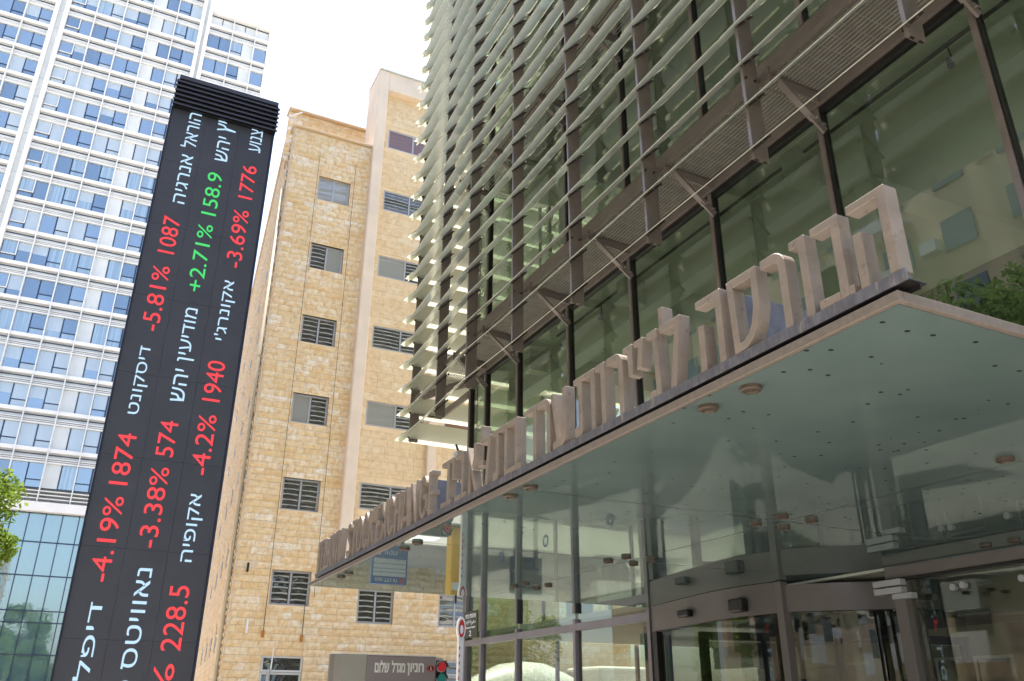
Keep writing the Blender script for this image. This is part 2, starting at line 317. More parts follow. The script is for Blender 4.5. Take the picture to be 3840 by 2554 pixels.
# ------------------------------------------------------------ ground
g = MB().add([(-600, -600, G), (900, -600, G), (900, 1200, G), (-600, 1200, G)], [(0, 1, 2, 3)]).build('ground', M['pave']); g['kind'] = 'structure'
rd = MB().add([(-11, -200, G+.004), (-4.5, -200, G+.004), (-4.5, 55, G+.004), (-11, 55, G+.004)], [(0, 1, 2, 3)]).build('road', M['asphalt']); rd['kind'] = 'structure'
kb = MB().box(-4.5, -4.3, -200, 55, G, G+.12).box(-11.2, -11, -200, 55, G, G+.12).build('kerb', M['fascia']); kb['kind'] = 'structure'
lane = MB()
for i in range(40): lane.add([(-7.8, -60+i*3, G+.008), (-7.65, -60+i*3, G+.008), (-7.65, -58.5+i*3, G+.008), (-7.8, -58.5+i*3, G+.008)], [(0, 1, 2, 3)])
lane = lane.build('road_markings', M['white']); lane['kind'] = 'structure'

# ------------------------------------------------------------ the glass fronted exchange building
A = 8.29
B = thing('glass_office_building', 'brown framed building of green tinted glass behind the entrance canopy', 'building', (A+3, 8, G))
MULL = [-5.3, -2.9, -.45, 2.0, 4.42, 6.86, 9.33, 11.82, 14.24, 16.70, 18.56, 19.58]
YE = 19.60; XB = 16.0
def mullion(y, z0, z1, w=.075, x0=A-.05, x1=A+.12):
    bevel(MB().box(x0, x1, y-w/2, y+w/2, z0, z1).build('mullion', M['bronze'], B))
    MB().box(x0+.03, x1-.02, y-w/2-.022, y-w/2-.001, z0, z1).build('gasket', M['bronze_dark'], B)
for y in MULL:
    mullion(y, 1.60, 8.02); mullion(y, 9.62, 14.3); mullion(y, 15.0, 19.5); mullion(y, 20.6, 26)
for (z0, z1) in ((1.60, 8.02), (9.62, 14.3), (15.0, 19.5), (20.6, 26)):
    for a, b in zip(MULL[:-1], MULL[1:]):
        MB().box(A+.03, A+.042, a+.04, b-.06, z0, z1).build('pane', M['glass'], B)
    # end wall
    for xa in (8.5, 10.5, 12.5, 14.4):
        MB().box(xa, min(xa+1.96, XB-.1), YE+.02, YE+.032, z0, z1).build('end_pane', M['glass'], B)
        MB().box(xa-.04, xa+.0, YE-.05, YE+.08, z0, z1).build('end_mullion', M['bronze'], B)
# frames at head and sill of each storey, spandrel beams
def longbar(name, mat, x0, x1, z0, z1, y0=-6, y1=YE+.05): return bevel(MB().box(x0, x1, y0, y1, z0, z1).build(name, M[mat], B))
longbar('head_frame', 'bronze', A-.07, A+.14, 8.03, 8.16); MB().box(A-.02, A+.1, -6, YE, 7.93, 8.03).build('gasket', M['bronze_dark'], B)
longbar('spandrel_beam', 'bronze', A-.06, A+.14, 9.33, 9.53); MB().box(A-.0, A+.1, -6, YE, 9.53, 9.56).build('gasket', M['bronze_dark'], B); longbar('sill_frame', 'bronze', A-.03, A+.12, 9.56, 9.63)
longbar('head_frame', 'bronze', A-.05, A+.12, 14.3, 14.4); longbar('spandrel_beam', 'bronze', A-.06, A+.14, 14.62, 14.86); longbar('sill_frame', 'bronze', A-.03, A+.12, 14.9, 15.0)
longbar('head_frame', 'bronze', A-.05, A+.12, 19.5, 19.6); longbar('spandrel_beam', 'bronze', A-.06, A+.14, 20.2, 20.44); longbar('sill_frame', 'bronze', A-.03, A+.12, 20.5, 20.6)
for z in (8.17, 14.42, 19.62, 26):
    MB().box(A-.02, A+.08, -6, YE, z, {8.17: 9.32, 14.42: 14.61, 19.62: 20.19, 26: 27}[z]).build('slab_edge', M['bronze'], B)
# floors and rooms
for z0, z1 in ((1.50, 1.60), (8.2, 9.3), (14.42, 14.9), (19.65, 20.5)):
    MB().box(A+.16, XB, -6, YE-.06, z0, z1).build('floor_slab', M['interior'], B)
MB().box(A, XB+.3, -6, YE+.1, 26.6, 27.2).build('roof', M['tw_pale'], B)
for z0, z1 in ((1.6, 8.2), (9.3, 14.42), (14.9, 19.65), (20.5, 26.6)):
    h = z1-z0
    bk = MB()
    for a, b in ((-6, -3), (-.9, .1), (2.6, 3.6), (6.4, 7.2), (10.2, 11.0), (13.8, 14.6), (17.4, 18.2)): bk.box(XB-.25, XB, a, b, z0, z1)
    bk.box(XB-.25, XB, -6, YE-.1, z0, z0+.9).box(XB-.25, XB, -6, YE-.1, z1-.8, z1).build('back_wall', M['interior'], B)
    MB().box(XB-.12, XB-.11, -6, YE-.1, z0+.9, z1-.8).build('back_pane', M['glass'], B)
    for y in (-1.2, 3.1, 8.0, 12.9, 17.2):
        MB().box(9.9, 10.35, y-.22, y+.22, z0, z1).build('column', M['interior'], B)
        MB().box(A+.5, XB-.3, y-.15, y+.15, z1-.55, z1-.001).build('ceiling_beam', M['interior'], B)
    MB().box(9.3, 9.75, -6, YE-.3, z1-.62, z1-.002).build('ceiling_bulkhead', M['interior'], B)
    MB().box(12.4, 12.5, 4, 9.6, z0, z1-1.4).build('partition', M['interior_dark'], B)
    MB().box(11.5, XB-.4, 14.9, 15.0, z0, z1-.6).build('partition', M['interior'], B)
    for y in (5.2, 10.1, 14.0):
        MB().cyl((9.0, y, z1-.25), (9.0, y+.02, z1-.02), .012, n=6).cyl((8.95, y, z1-.42), (9.05, y+.08, z1-.22), .05, .035, 10).build('spotlight', M['black'], B)
    MB().box(8.98, 9.02, 3.5, 16, z1-.06, z1-.02).build('light_track', M['bronze_dark'], B)
# ground floor front: grey framed glazing, seen in the soffit too
GM = [11.84, 14.25, 16.70, 18.54, 19.48]
for y in GM:
    bevel(MB().box(A-.04, A+.10, y-.045, y+.045, G, 2.6 if y > 18 else 1.499).build('mullion', M['frame_gray'], B))
for a, b in zip(GM[:-1], GM[1:]):
    ztop = 1.49 if b < 12 else 2.45
    bevel(MB().box(A-.035, A+.09, a+.045, b-.045, 1.29, 1.42).build('transom', M['frame_gray'], B))
    MB().box(A+.03, A+.04, a+.05, b-.05, G+.1, 1.285).build('pane', M['glass_dark'], B)
    MB().box(A+.03, A+.04, a+.05, b-.05, 1.425, 1.6).build('pane', M['glass_dark'], B)
    MB().box(A-.03, A+.09, a+.045, b-.045, G, G+.1).build('sill_frame', M['frame_gray'], B)
for xa in (8.5, 10.9, 13.3):
    MB().box(xa, xa+2.3, YE+.02, YE+.03, G, 1.5).build('end_pane', M['glass_dark'], B)
    MB().box(xa-.06, xa, YE-.03, YE+.09, G, 1.5).build('end_mullion', M['frame_gray'], B)
# right of the door drum
longbar('head_beam', 'header', A-.06, A+.12, 1.36, 1.49, -6, 7.02)
longbar('slide_rail', 'black', A-.09, A+.0, 1.325, 1.355, -6, 7.0)
bevel(MB().box(A-.08, A+.10, 6.78, 6.93, G, 1.36).build('mullion', M['header'], B))
MB().box(A+.02, A+.035, -6, 6.77, G, 1.32).build('pane', M['glass_dark'], B)
for z in (1.30, 1.215): bevel(MB().box(A-.19, A-.09, 6.72, 7.10, z-.035, z+.035).build('bracket_block', M['alu'], B))
bevel(MB().box(A-.19, A-.09, 6.60, 6.86, 1.115, 1.175).build('bracket_block', M['alu'], B))
for y, z in ((6.20, 1.19), (6.08, 1.20), (5.42, 1.19), (5.05, 1.19)):
    MB().cyl((A-.03, y, z), (A+.02, y, z), .035, .035, 16).build('glass_button', M['alu'], B)
# lobby
MB().box(A+.2, XB, -6, YE-.06, G, G+.02).build('lobby_floor', M['interior_floor'], B)
lw = MB()
for a, b in ((-6, 1), (3.6, 4.3), (6.9, 7.5), (10.1, 10.8), (13.4, 14.2), (17.2, 17.8)): lw.box(XB-.3, XB-.05, a, b, G, 1.5)
lw.box(XB-.3, XB-.05, -6, YE-.1, .95, 1.5).build('lobby_back_wall', M['interior'], B)
for a, b in ((1, 3.6), (4.3, 6.9), (7.5, 10.1), (10.8, 13.4), (14.2, 17.2)):
    MB().box(XB-.2, XB-.19, a, b, G, .95).build('lobby_back_pane', M['opp_glass'], B)
    fr = MB()
    for k in range(4): fr.box(XB-.24, XB-.21, a+k*(b-a)/3-.03, a+k*(b-a)/3+.03, G, .95)
    for z in (.92, .35, -.3): fr.box(XB-.245, XB-.205, a, b, z-.03, z+.03)
    fr.build('lobby_window_bars', M['white'], B)
for y in (9.0, 14.9): MB().cyl((10.6, y, G), (10.6, y, 1.5), .28, .28, 20).build('lobby_column', M['interior_dark'], B)
dr = lambda u, v, d: (A+.014-d, 6.30-u, v)
obj('door_sticker', textmesh('Automatic door', 'door_sticker', M['white'], .002, (.02, .60, -.70, -.62), dr), B)
for y_, z_ in ((5.83, -.30), (12.95, -.14), (15.42, -.14), (17.6, -.12)):
    rg = MB(); n_ = 24
    vs_ = [(A+.012, y_+r_*math.cos(2*math.pi*i/n_), z_+r_*math.sin(2*math.pi*i/n_)) for r_ in (.12, .075) for i in range(n_)]
    rg.add(vs_, [(i, (i+1) % n_, n_+(i+1) % n_, n_+i) for i in range(n_)]).build('round_sticker', M['blue'], B)
# street number plate at the corner
P = thing('street_name_plate', 'dark street name and number plate fixed to the grey corner glazing', 'sign', (A-.07, 19.03, 1.45))
bevel(MB().box(A-.085, A-.06, 18.62, 19.44, 1.47, 2.06).build('plate', M['plate'], P))
def plt(u, v, d): return (A-.0855-d, 19.40-u, v)
for s, u0, u1, v0, v1 in (('תיב תזוחא', .08, .68, 1.90, 1.99), ('بيت', .10, .34, 1.75, 1.86), ('أحوزات', .38, .68, 1.75, 1.86), ('Ahuzat Bayit', .10, .66, 1.655, 1.715), ('2', .32, .43, 1.50, 1.62)):
    obj('lettering', textmesh(s, 'lettering', M['white'], .003, (u0, u1, v0, v1), plt, .01), P)
# control box and conduit on the corner post
E_ = thing('junction_box', 'small grey electrical box with conduit on the upper corner post', 'electrical box', (A-.1, 19.75, 5.0))
bevel(MB().box(A-.30, A-.08, 19.66, 19.95, 5.55, 6.15).build('box', M['alu'], E_), .02)
MB().cyl((A-.16, 19.8, 2.3), (A-.16, 19.8, 5.55), .03, n=10).cyl((A-.23, 19.9, 4.9), (A-.19, 19.9, 5.55), .022, n=10).cyl((A-.19, 19.85, 6.15), (A-.27, 19.85, 6.35), .03, n=10).build('conduit', M['bronze_dark'], E_)
MB().box(A-.305, A-.301, 19.70, 19.85, 5.62, 5.82).build('warning_sticker', M['red'], E_)

# ------------------------------------------------------------ revolving door drum under the canopy
D = thing('revolving_door', 'large revolving door drum with bronze header under the canopy', 'revolving door', (8.6, 9.4, G))
arc = [(8.285, 11.80), (8.19, 11.35), (8.08, 10.8), (7.96, 10.1), (7.885, 9.5), (7.90, 8.95), (7.98, 8.50)]
arc2 = [(7.99, 8.42), (8.10, 8.22), (8.42, 7.85), (8.80, 7.5), (8.95, 7.2)]
def band(pts, z0, z1, t, name, mat, par):
    mb = MB(); n = len(pts)
    vs = []
    for (x, y) in pts: vs += [(x, y, z0), (x, y, z1), (x+t, y, z1), (x+t, y, z0)]
    fs = []
    for i in range(n-1):
        for j in range(4): fs.append((i*4+j, i*4+(j+1) % 4, i*4+4+(j+1) % 4, i*4+4+j))
    fs += [(0, 1, 2, 3), (4*n-1, 4*n-2, 4*n-3, 4*n-4)]
    return mb.add(vs, fs).build(name, M[mat], par, False)
def smooth_path(p, k=5):
    out = []
    for i in range(len(p)-1):
        a = p[max(0, i-1)]; b = p[i]; c = p[i+1]; d = p[min(len(p)-1, i+2)]
        for j in range(k):
            t = j/k
            out.append(tuple(.5*((2*b[q])+(-a[q]+c[q])*t+(2*a[q]-5*b[q]+4*c[q]-d[q])*t*t+(-a[q]+3*b[q]-3*c[q]+d[q])*t**3) for q in (0, 1)))
    return out+[p[-1]]
for nm, pth in (('header', arc), ('header', arc2)):
    band(smooth_path(pth), 1.11, 1.495 if pth is arc else 1.44, .12, nm, 'header', D)
    band([(x+.03, y) for x, y in smooth_path(pth)], G, 1.105, .015, 'curved_pane', 'glass_door', D)
MB().prism([(x+.05, y, 1.10) for x, y in arc+arc2+[(11.0, 7.1), (11.3, 9.4), (10.8, 11.9)]], (0, 0, -.02)).build('drum_ceiling', M['black'], D)
bevel(MB().box(7.93, 8.05, 8.40, 8.52, G, 1.49).build('drum_post', M['header'], D))
MB().box(8.05, 8.15, 8.62, 8.74, G, 1.10).build('drum_post', M['black'], D)
MB().box(8.20, 8.30, 11.55, 11.66, G, 1.10).build('drum_post', M['black'], D)
cx, cy = 10.45, 10.0
for an in (165, 255, 345, 75):
    an = math.radians(an-2); dx, dy = math.cos(an), math.sin(an); e = (cx+dx*2.15, cy+dy*2.15)
    MB().beam((cx, cy, .98), (e[0], e[1], .98), .07, .12).beam((e[0], e[1], G), (e[0], e[1], 1.04), .11, .11, (1, 0, 0)).beam((cx+dx*1.2, cy+dy*1.2, G), (cx+dx*1.2, cy+dy*1.2, .92), .06, .06, (1, 0, 0)).beam((cx, cy, G+.1), (e[0], e[1], G+.1), .07, .2).build('door_wing', M['black'], D)
    MB().beam((cx+dx*.05, cy+dy*.05, -.35), (e[0]-dx*.06, e[1]-dy*.06, -.35), .012, 2.5).build('wing_pane', M['glass_dark'], D)
MB().cyl((cx, cy, G), (cx, cy, 1.09), .07, .07, 12).build('centre_shaft', M['black'], D)
for x, y, w_, h_ in ((7.99, 10.45, .26, .10), (7.86, 9.13, .26, .15)):
    bevel(MB().box(x-.10, x+.04, y-w_/2, y+w_/2, 1.165 if h_ > .12 else 1.215, 1.165+h_+.02 if h_ > .12 else 1.215+h_).build('motion_sensor', M['black'], D), .02, 2)

# ------------------------------------------------------------ entrance canopy
CX0, CX1, CY0, CY1 = 2.70, A-.02, 2.005, 11.93
K = thing('entrance_canopy', 'flat entrance canopy with reflective glass underside and speckled edge', 'canopy', (5.5, 7, 1.5))
MB().box(CX0+.05, CX1, CY0+.05, CY1-.03, 1.512, 1.545).build('deck', M['deck'], K)
bevel(MB().box(CX0, CX0+.03, CY0, CY1, 1.498, 1.547).build('edge_trim', M['fascia'], K))
bevel(MB().box(CX0+.03, 9.0, CY0, CY0+.03, 1.498, 1.547).build('edge_trim', M['fascia'], K))
bevel(MB().box(CX0+.03, CX1, CY1-.012, CY1, 1.502, 1.545).build('edge_trim', M['bronze_dark'], K), .002)
for xa, xb in ((CX0+.033, 5.368), (5.376, CX1)):
    for ya, yb in ((CY0+.033, 5.545), (5.553, 8.0), (8.008, CY1-.015)):
        MB().box(xa, xb, ya, yb, 1.500, 1.510).build('soffit_pane', M['soffit'], K)
MB().box(CX0+.04, CX1-.01, CY0+.04, CY1-.03, 1.5105, 1.5115).build('joint_backing', M['bronze_dark'], K)
MB().box(5.368, 5.376, CY0+.04, CY1-.02, 1.4993, 1.4999).box(CX0+.04, 5.3675, 5.545, 5.553, 1.4993, 1.4999).box(5.3765, CX1, 5.545, 5.553, 1.4993, 1.4999).box(CX0+.04, 5.3675, 8.0, 8.008, 1.4993, 1.4999).box(5.3765, CX1, 8.0, 8.008, 1.4993, 1.4999).build('joint_seal', M['black'], K)
DL = [(2.839, 3.05), (2.837, 3.39), (2.80, 5.43), (2.79, 5.75), (2.86, 8.02), (2.86, 8.41), (2.84, 10.42), (2.845, 10.79), (5.182, 7.775), (5.153, 8.10), (5.522, 8.14), (5.506, 7.764),
      (5.185, 10.53), (5.20, 10.22), (5.55, 10.59), (5.55, 10.24), (5.197, 3.33), (5.184, 5.705), (5.178, 5.364), (5.518, 5.373), (5.531, 5.724), (5.53, 3.32), (7.95, 5.2), (7.95, 5.5)]
def ringmesh():
    mb = MB(); n = 24; prof = [(.055, 1.500), (.056, 1.480), (.051, 1.475), (.034, 1.472), (.030, 1.482), (.014, 1.482), (.012, 1.476), (.0, 1.476)]
    vs = []; fs = []
    for r, z in prof: vs += [(r*math.cos(2*math.pi*i/n), r*math.sin(2*math.pi*i/n), z-1.5) for i in range(n)]
    for k in range(len(prof)-1): fs += [(k*n+i, k*n+(i+1) % n, (k+1)*n+(i+1) % n, (k+1)*n+i) for i in range(n)]
    return mb.add(vs, fs).mesh('downlight', M['clampring'], False)
M['clampring'] = mk('downlight_ring', (.10, .078, .058), .45, .3, .1, 20)
rm = ringmesh()
for x, y in DL: obj('downlight', rm, K, (x, y, 1.4995))

# ------------------------------------------------------------ lettering on the canopy
S = thing('canopy_sign', 'row of thick metal Hebrew and English letters standing on the canopy edge', 'sign', (2.74, 6.8, 1.56))
bevel(MB().box(2.700, 2.712, 1.955, 11.62, 1.571, 1.623).build('shelf', M['shelf'], S), .001)
MB().box(2.712, 2.815, 1.955, 11.62, 1.571, 1.577).box(2.78, 2.786, 1.96, 11.6, 1.548, 1.571).build('shelf_underside', M['bronze_dark'], S)
for y in (3.05, 3.9, 5.0, 6.4, 8.2, 9.6, 11): MB().box(2.735, 2.775, y-.02, y+.02, 1.548, 1.571).build('shelf_foot', M['black'], S)
for y in (3.0, 7.42): bevel(MB().box(2.80, 3.26, y, y+.02, 1.548, 2.0).build('support_plate', M['shelf'], S), .002)
LX0, LD = 2.702, .078
b0, t0 = 1.624, 2.037
def letter(polys, k=None):
    """polys: outlines in (y, z) on the front plane; joined strokes share one mesh"""
    mb = MB()
    for p in polys: mb.prism([(LX0, y, z) for y, z in p], (LD, 0, 0))
    o = mb.build('letter', M['letter'], S)
    return bevel(o, .003)
def rect(y0, y1, z0, z1): return [(y0, z0), (y1, z0), (y1, z1), (y0, z1)]
def stroke(pts, w):
    """polyline of width w as one outline"""
    L, Rr = [], []
    n = len(pts)
    for i, (y, z) in enumerate(pts):
        a = Vector(pts[max(0, i-1)]); b = Vector(pts[min(n-1, i+1)]); d = (b-a).normalized(); nn = Vector((-d.y, d.x))*w/2
        if 0 < i < n-1:
            d1 = (Vector(pts[i])-a).normalized(); c = max(.5, d1.dot(d)); nn = nn/c
        L.append((y+nn.x, z+nn.y)); Rr.append((y-nn.x, z-nn.y))
    return L+Rr[::-1]
def arcpts(cy_, cz, ry, rz, a0, a1, n=8): return [(cy_+ry*math.cos(math.radians(a0+(a1-a0)*i/n)), cz+rz*math.sin(math.radians(a0+(a1-a0)*i/n))) for i in range(n+1)]
W = .048
# u grows to the left of the picture (+Y)
def he(yr, yl, sh): letter([[(yr, b0), (yr, t0), (yl, t0), (yl, t0-W*.85), (yr+W, t0-W*.85), (yr+W, b0)]]); letter([rect(sh, sh+W, b0, 1.885)])
def resh(yr, yl, yb=None):
    c = arcpts(yr+.075, t0-.075, .075, .075, 90, 180, 6); ci = arcpts(yr+.075, t0-.075, .075-W, .075-W, 180, 90, 6)
    letter([[(yl, t0-W*.8), (yl, t0)]+[(y, z) for y, z in c]+[(yr, b0), (yr+W, b0)]+ci+[(yl, t0-W)]]) if False else None
    out = [(yl, t0)]+[(yr+.08-.08*math.sin(math.radians(a)), t0-.08+.08*math.cos(math.radians(a))) for a in range(0, 91, 15)]+[(yr, b0), (yr+W, b0)]+[(yr+.085-(.085-W)*math.sin(math.radians(a)), t0-.085+(.085-W)*math.cos(math.radians(a))) for a in range(90, -1, -15)]+[(yl, t0-W)]
    letter([out])
def vav(yr, yl, zb=b0): letter([[(yr, zb), (yr, t0), (yl, t0), (yl, t0-W*.85), (yr+W, t0-W*.85), (yr+W, zb)]])
def bet(yr, yl, foot): letter([[(yr, b0+.001), (yr, t0), (yl, t0), (yl, t0-W*.85), (yr+W, t0-W*.85), (yr+W, b0+.001)], rect(foot, yr-.001, b0, b0+W*.9), rect(yr+W+.001, yl+.004, b0, b0+W*.9)])
he(1.976, 2.187, 2.128); bet(2.238, 2.404, 2.209); vav(2.440, 2.543); resh(2.578, 2.743)
# samekh
so_ = [(3.001, t0), (2.776, t0), (2.776, 1.83), (2.80, 1.74), (2.845, 1.67), (2.90, 1.632), (2.986, 1.626)]
si_ = [(2.955, t0-W), (2.820, t0-W), (2.822, 1.83), (2.842, 1.752), (2.875, 1.70), (2.915, 1.677), (2.942, 1.675)]
letter([so_[:2]+[si_[1], si_[0]], [so_[1], so_[2], so_[3], so_[4], so_[5], so_[6], si_[6], si_[5], si_[4], si_[3], si_[2], si_[1]], [so_[0], si_[0], si_[6], so_[6]]])
he(3.055, 3.263, 3.207)
def lamed(ym, yl, yc, zb, ybot, top=2.148): letter([[(ym+.042, top), (ym, top), (ym, t0-.004), (yc, t0-.004), (ybot, b0), (ybot+.05, b0), (yc+.052, t0-W), (ym+.042, t0-W)]])
lamed(3.558, 3.60, 3.403, b0, 3.480)
letter([[(3.613, b0), (3.632, t0), (3.732, t0), (3.730, t0-.04), (3.677, t0-.04), (3.660, b0)], rect(3.661, 3.723, b0, b0+.042)])
letter([[(3.769, t0), (3.864, t0), (3.864, t0-.038), (3.819, t0-.038), (3.846, 1.85), (3.800, 1.85)]])
letter([[(3.890, t0), (3.990, t0), (3.990, t0-.038), (3.940, t0-.038), (3.936, 1.832), (3.888, 1.832)]])
resh(4.000, 4.180); vav(4.205, 4.317)
def tav(yr, yl, ys, yf):
    letter([[(yr, b0), (yr, t0), (yl, t0), (yl, t0-W*.85), (yr+W, t0-W*.85), (yr+W, b0)], [(ys, t0-W*.86), (ys+.052, t0-W*.86), (ys+.045, 1.71), (ys+.05, 1.66), (ys+.035, b0+.01), (yf, b0), (yf, b0+.04), (ys+.0505, b0+.045), (ys-.003, 1.71)][:3]+[(ys+.048, 1.695), (yf, 1.69), (yf, b0+.0), (ys+.02, b0), (ys-.004, 1.66), (ys-.005, 1.71)]])
tav(4.332, 4.601, 4.494, 4.594)
letter([[(4.705, t0), (4.753, t0), (4.762, 1.73), (4.790, 1.69), (4.898, 1.676), (4.899, b0+.002), (4.770, b0+.006), (4.725, 1.665), (4.712, 1.73)], [(4.881, t0), (4.927, t0), (4.850, 1.684), (4.806, 1.688)]])
resh(4.938, 5.138); vav(5.150, 5.330, 1.575)
bet(5.455, 5.632, 5.400); tav(5.640, 5.912, 5.795, 5.890); lamed(6.104, 6.150, 5.948, b0, 6.004)
letter([rect(6.090, 6.195, 1.806, 1.848)])
letter([[(6.445, t0), (6.408, t0), (6.221, b0), (6.262, b0)], [(6.241, t0), (6.285, t0), (6.285, 1.92), (6.315, 1.850), (6.296, 1.818), (6.262, 1.86), (6.243, 1.92)], [(6.345, b0), (6.398, b0), (6.392, 1.76), (6.372, 1.86), (6.352, 1.84), (6.348, 1.76)]])
bet(6.500, 6.690, 6.444)
letter([[(6.727, t0), (6.822, t0), (6.820, t0-.036), (6.765, t0-.036), (6.760, 1.835), (6.717, 1.835)]])
bet(6.832, 7.012, 6.787)
# english, drawn as strokes; yl = left edge (larger Y), yr = right edge
zt, zb_, zm = t0, b0, 1.835
def ee(yl, yr): letter([rect(yl-W, yl, zb_, zt), rect(yr, yl-W-.0005, zt-.042, zt), rect(yr+.008, yl-W-.0005, zm-.02, zm+.022), rect(yr, yl-W-.0005, zb_, zb_+.042)])
def tt(yl, yr): letter([rect(yr, yl, zt-.042, zt), rect((yl+yr)/2-W/2, (yl+yr)/2+W/2, zb_, zt-.0425)])
def ll(yl, yr): letter([rect(yl-W, yl, zb_, zt), rect(yr, yl-W-.0005, zb_, zb_+.042)])
def aa(yl, yr): m = (yl+yr)/2; letter([[(yl, zb_), (yl-.05, zb_), (m+.002, zt), (m+.03, zt)], [(yr, zb_), (yr+.05, zb_), (m-.002, zt), (m-.03, zt)][::-1], rect(yr+.055, yl-.055, 1.70, 1.742)])
def vv(yl, yr): m = (yl+yr)/2; letter([[(yl, zt), (yl-.048, zt), (m-.002, zb_), (m+.028, zb_)], [(yr, zt), (yr+.048, zt), (m+.002, zb_), (m-.028, zb_)]])
def ii(yl, yr): letter([rect(yr, yl, zb_, zt)])
def cc(yl, yr, bar=False, full=False):
    cy2, cz2, ry, rz = (yl+yr)/2, (zt+zb_)/2, (yl-yr)/2, (zt-zb_)/2
    if full: a0, a1 = 0, 360
    else: a0, a1 = -142, 142     # opening on the right (smaller Y)
    n = 28; out = [(cy2+ry*math.cos(math.radians(a0+(a1-a0)*i/n)), cz2+rz*math.sin(math.radians(a0+(a1-a0)*i/n))) for i in range(n+1)]
    inn = [(cy2+(ry-.046)*math.cos(math.radians(a0+(a1-a0)*i/n)), cz2+(rz-.042)*math.sin(math.radians(a0+(a1-a0)*i/n))) for i in range(n+1)]
    mb = MB()
    vs = [(LX0, y, z) for y, z in out]+[(LX0, y, z) for y, z in inn]+[(LX0+LD, y, z) for y, z in out]+[(LX0+LD, y, z) for y, z in inn]; m_ = n+1
    fs = []
    for i in range(n): fs += [(i, i+1, m_+i+1, m_+i), (2*m_+i, 3*m_+i, 3*m_+i+1, 2*m_+i+1), (i, 2*m_+i, 2*m_+i+1, i+1), (m_+i, m_+i+1, 3*m_+i+1, 3*m_+i)]
    fs += [(0, m_, 3*m_, 2*m_), (n, 2*m_+n, 3*m_+n, m_+n)]
    mb.add(vs, fs)
    if bar: mb.prism([(LX0, y, z) for y, z in rect(yr, yr+.044, zb_+.06, 1.845)], (LD, 0, 0)); mb.prism([(LX0, y, z) for y, z in rect(yr+.0445, yr+.10, 1.805, 1.845)], (LD, 0, 0))
    mb.build('letter', M['letter'], S)
def kk(yl, yr): letter([rect(yl-W, yl, zb_, zt), [(yl-W-.001, 1.79), (yl-W-.001, 1.86), (yr+.05, zt), (yr, zt)], [(yl-W-.03, 1.83), (yl-W-.065, 1.865), (yr, zb_), (yr+.052, zb_)]])
def xx(yl, yr): letter([[(yl, zt), (yl-.05, zt), (yr, zb_), (yr+.05, zb_)], [(yr+.05, zt), (yr, zt), (yl-.05, zb_), (yl, zb_)]])
def hh(yl, yr): letter([rect(yl-W, yl, zb_, zt), rect(yr, yr+W, zb_, zt), rect(yr+W+.0005, yl-W-.0005, zm-.02, zm+.022)])
def nn_(yl, yr): letter([rect(yl-.044, yl, zb_, zt), rect(yr, yr+.044, zb_, zt), [(yl-.0445, zt), (yl-.0445, zt-.09), (yr+.0445, zb_), (yr+.0445, zb_+.09)]])
def ss(yl, yr):
    cy2 = (yl+yr)/2; ry = (yl-yr)/2-.022
    pts = [(cy2+ry*math.cos(math.radians(a)), 1.934+.081*math.sin(math.radians(a))) for a in range(150, -61, -18)][::1]
    up_ = [(cy2-ry*math.cos(math.radians(a)), 1.934+.081*math.sin(math.radians(a))) for a in range(20, 255, 18)]
    lo_ = [(cy2+ry*math.cos(math.radians(a)), 1.727+.081*math.sin(math.radians(a))) for a in range(-200+90+20, -200-150, -18)]
    path = [(cy2-ry*.95, 1.955), (cy2-ry*.7, 1.998), (cy2-ry*.1, 2.014), (cy2+ry*.65, 1.995), (cy2+ry, 1.94), (cy2+ry*.8, 1.885), (cy2, 1.83), (cy2-ry*.8, 1.775), (cy2-ry, 1.72), (cy2-ry*.65, 1.665), (cy2+ry*.1, 1.646), (cy2+ry*.75, 1.66), (cy2+ry*.98, 1.705)]
    letter([stroke(path, .044)])
ee(7.349, 7.236); cc(7.595, 7.385, True); nn_(7.860, 7.655); aa(8.120, 7.885); hh(8.341, 8.165); cc(8.560, 8.375); xx(8.800, 8.585); ee(8.970, 8.83)
kk(9.250, 9.06); cc(9.470, 9.285); cc(9.730, 9.500, False, True); tt(9.94, 9.76); ss(10.14, 9.96)
vv(10.575, 10.385); ii(10.64, 10.592); vv(10.835, 10.655); aa(11.02, 10.845); letter([rect(11.045, 11.11, 1.80, 1.84)]); ll(11.235, 11.125); ee(11.385, 11.26); tt(11.60, 11.42)

# ------------------------------------------------------------ louvre screen
L_ = thing('sunshade_screen', 'tall screen of frosted glass louvres on brown steel fins in front of the glass building', 'sunshade', (7.1, 12, 6.8))
POST = [(7.03, -.5), (7.03, 2.0), (7.03, 4.50), (7.03, 7.03), (7.03, 9.53), (7.03, 11.99), (7.03, 14.51), (7.03, 17.0), (7.15, 19.26), (7.32, 21.75)]
NK = 25
for i, (x, y) in enumerate(POST):
    bevel(MB().box(x, x+.27, y-.06, y, 6.84, 26).build('fin', M['bronze'], L_), .004)
    pl = MB()
    for dx in (.03, .20): pl.cyl((x+dx, y-.085, 8.22), (x+dx, y-.06, 8.22), .022, n=8)
    pl.box(x+.04, x+.10, y-.05, y-.02, 6.832, 6.84).box(x+.18, x+.24, y-.05, y-.02, 6.832, 6.84).build('bolt', M['clamp'], L_)
RUN, RISE = .475, .47
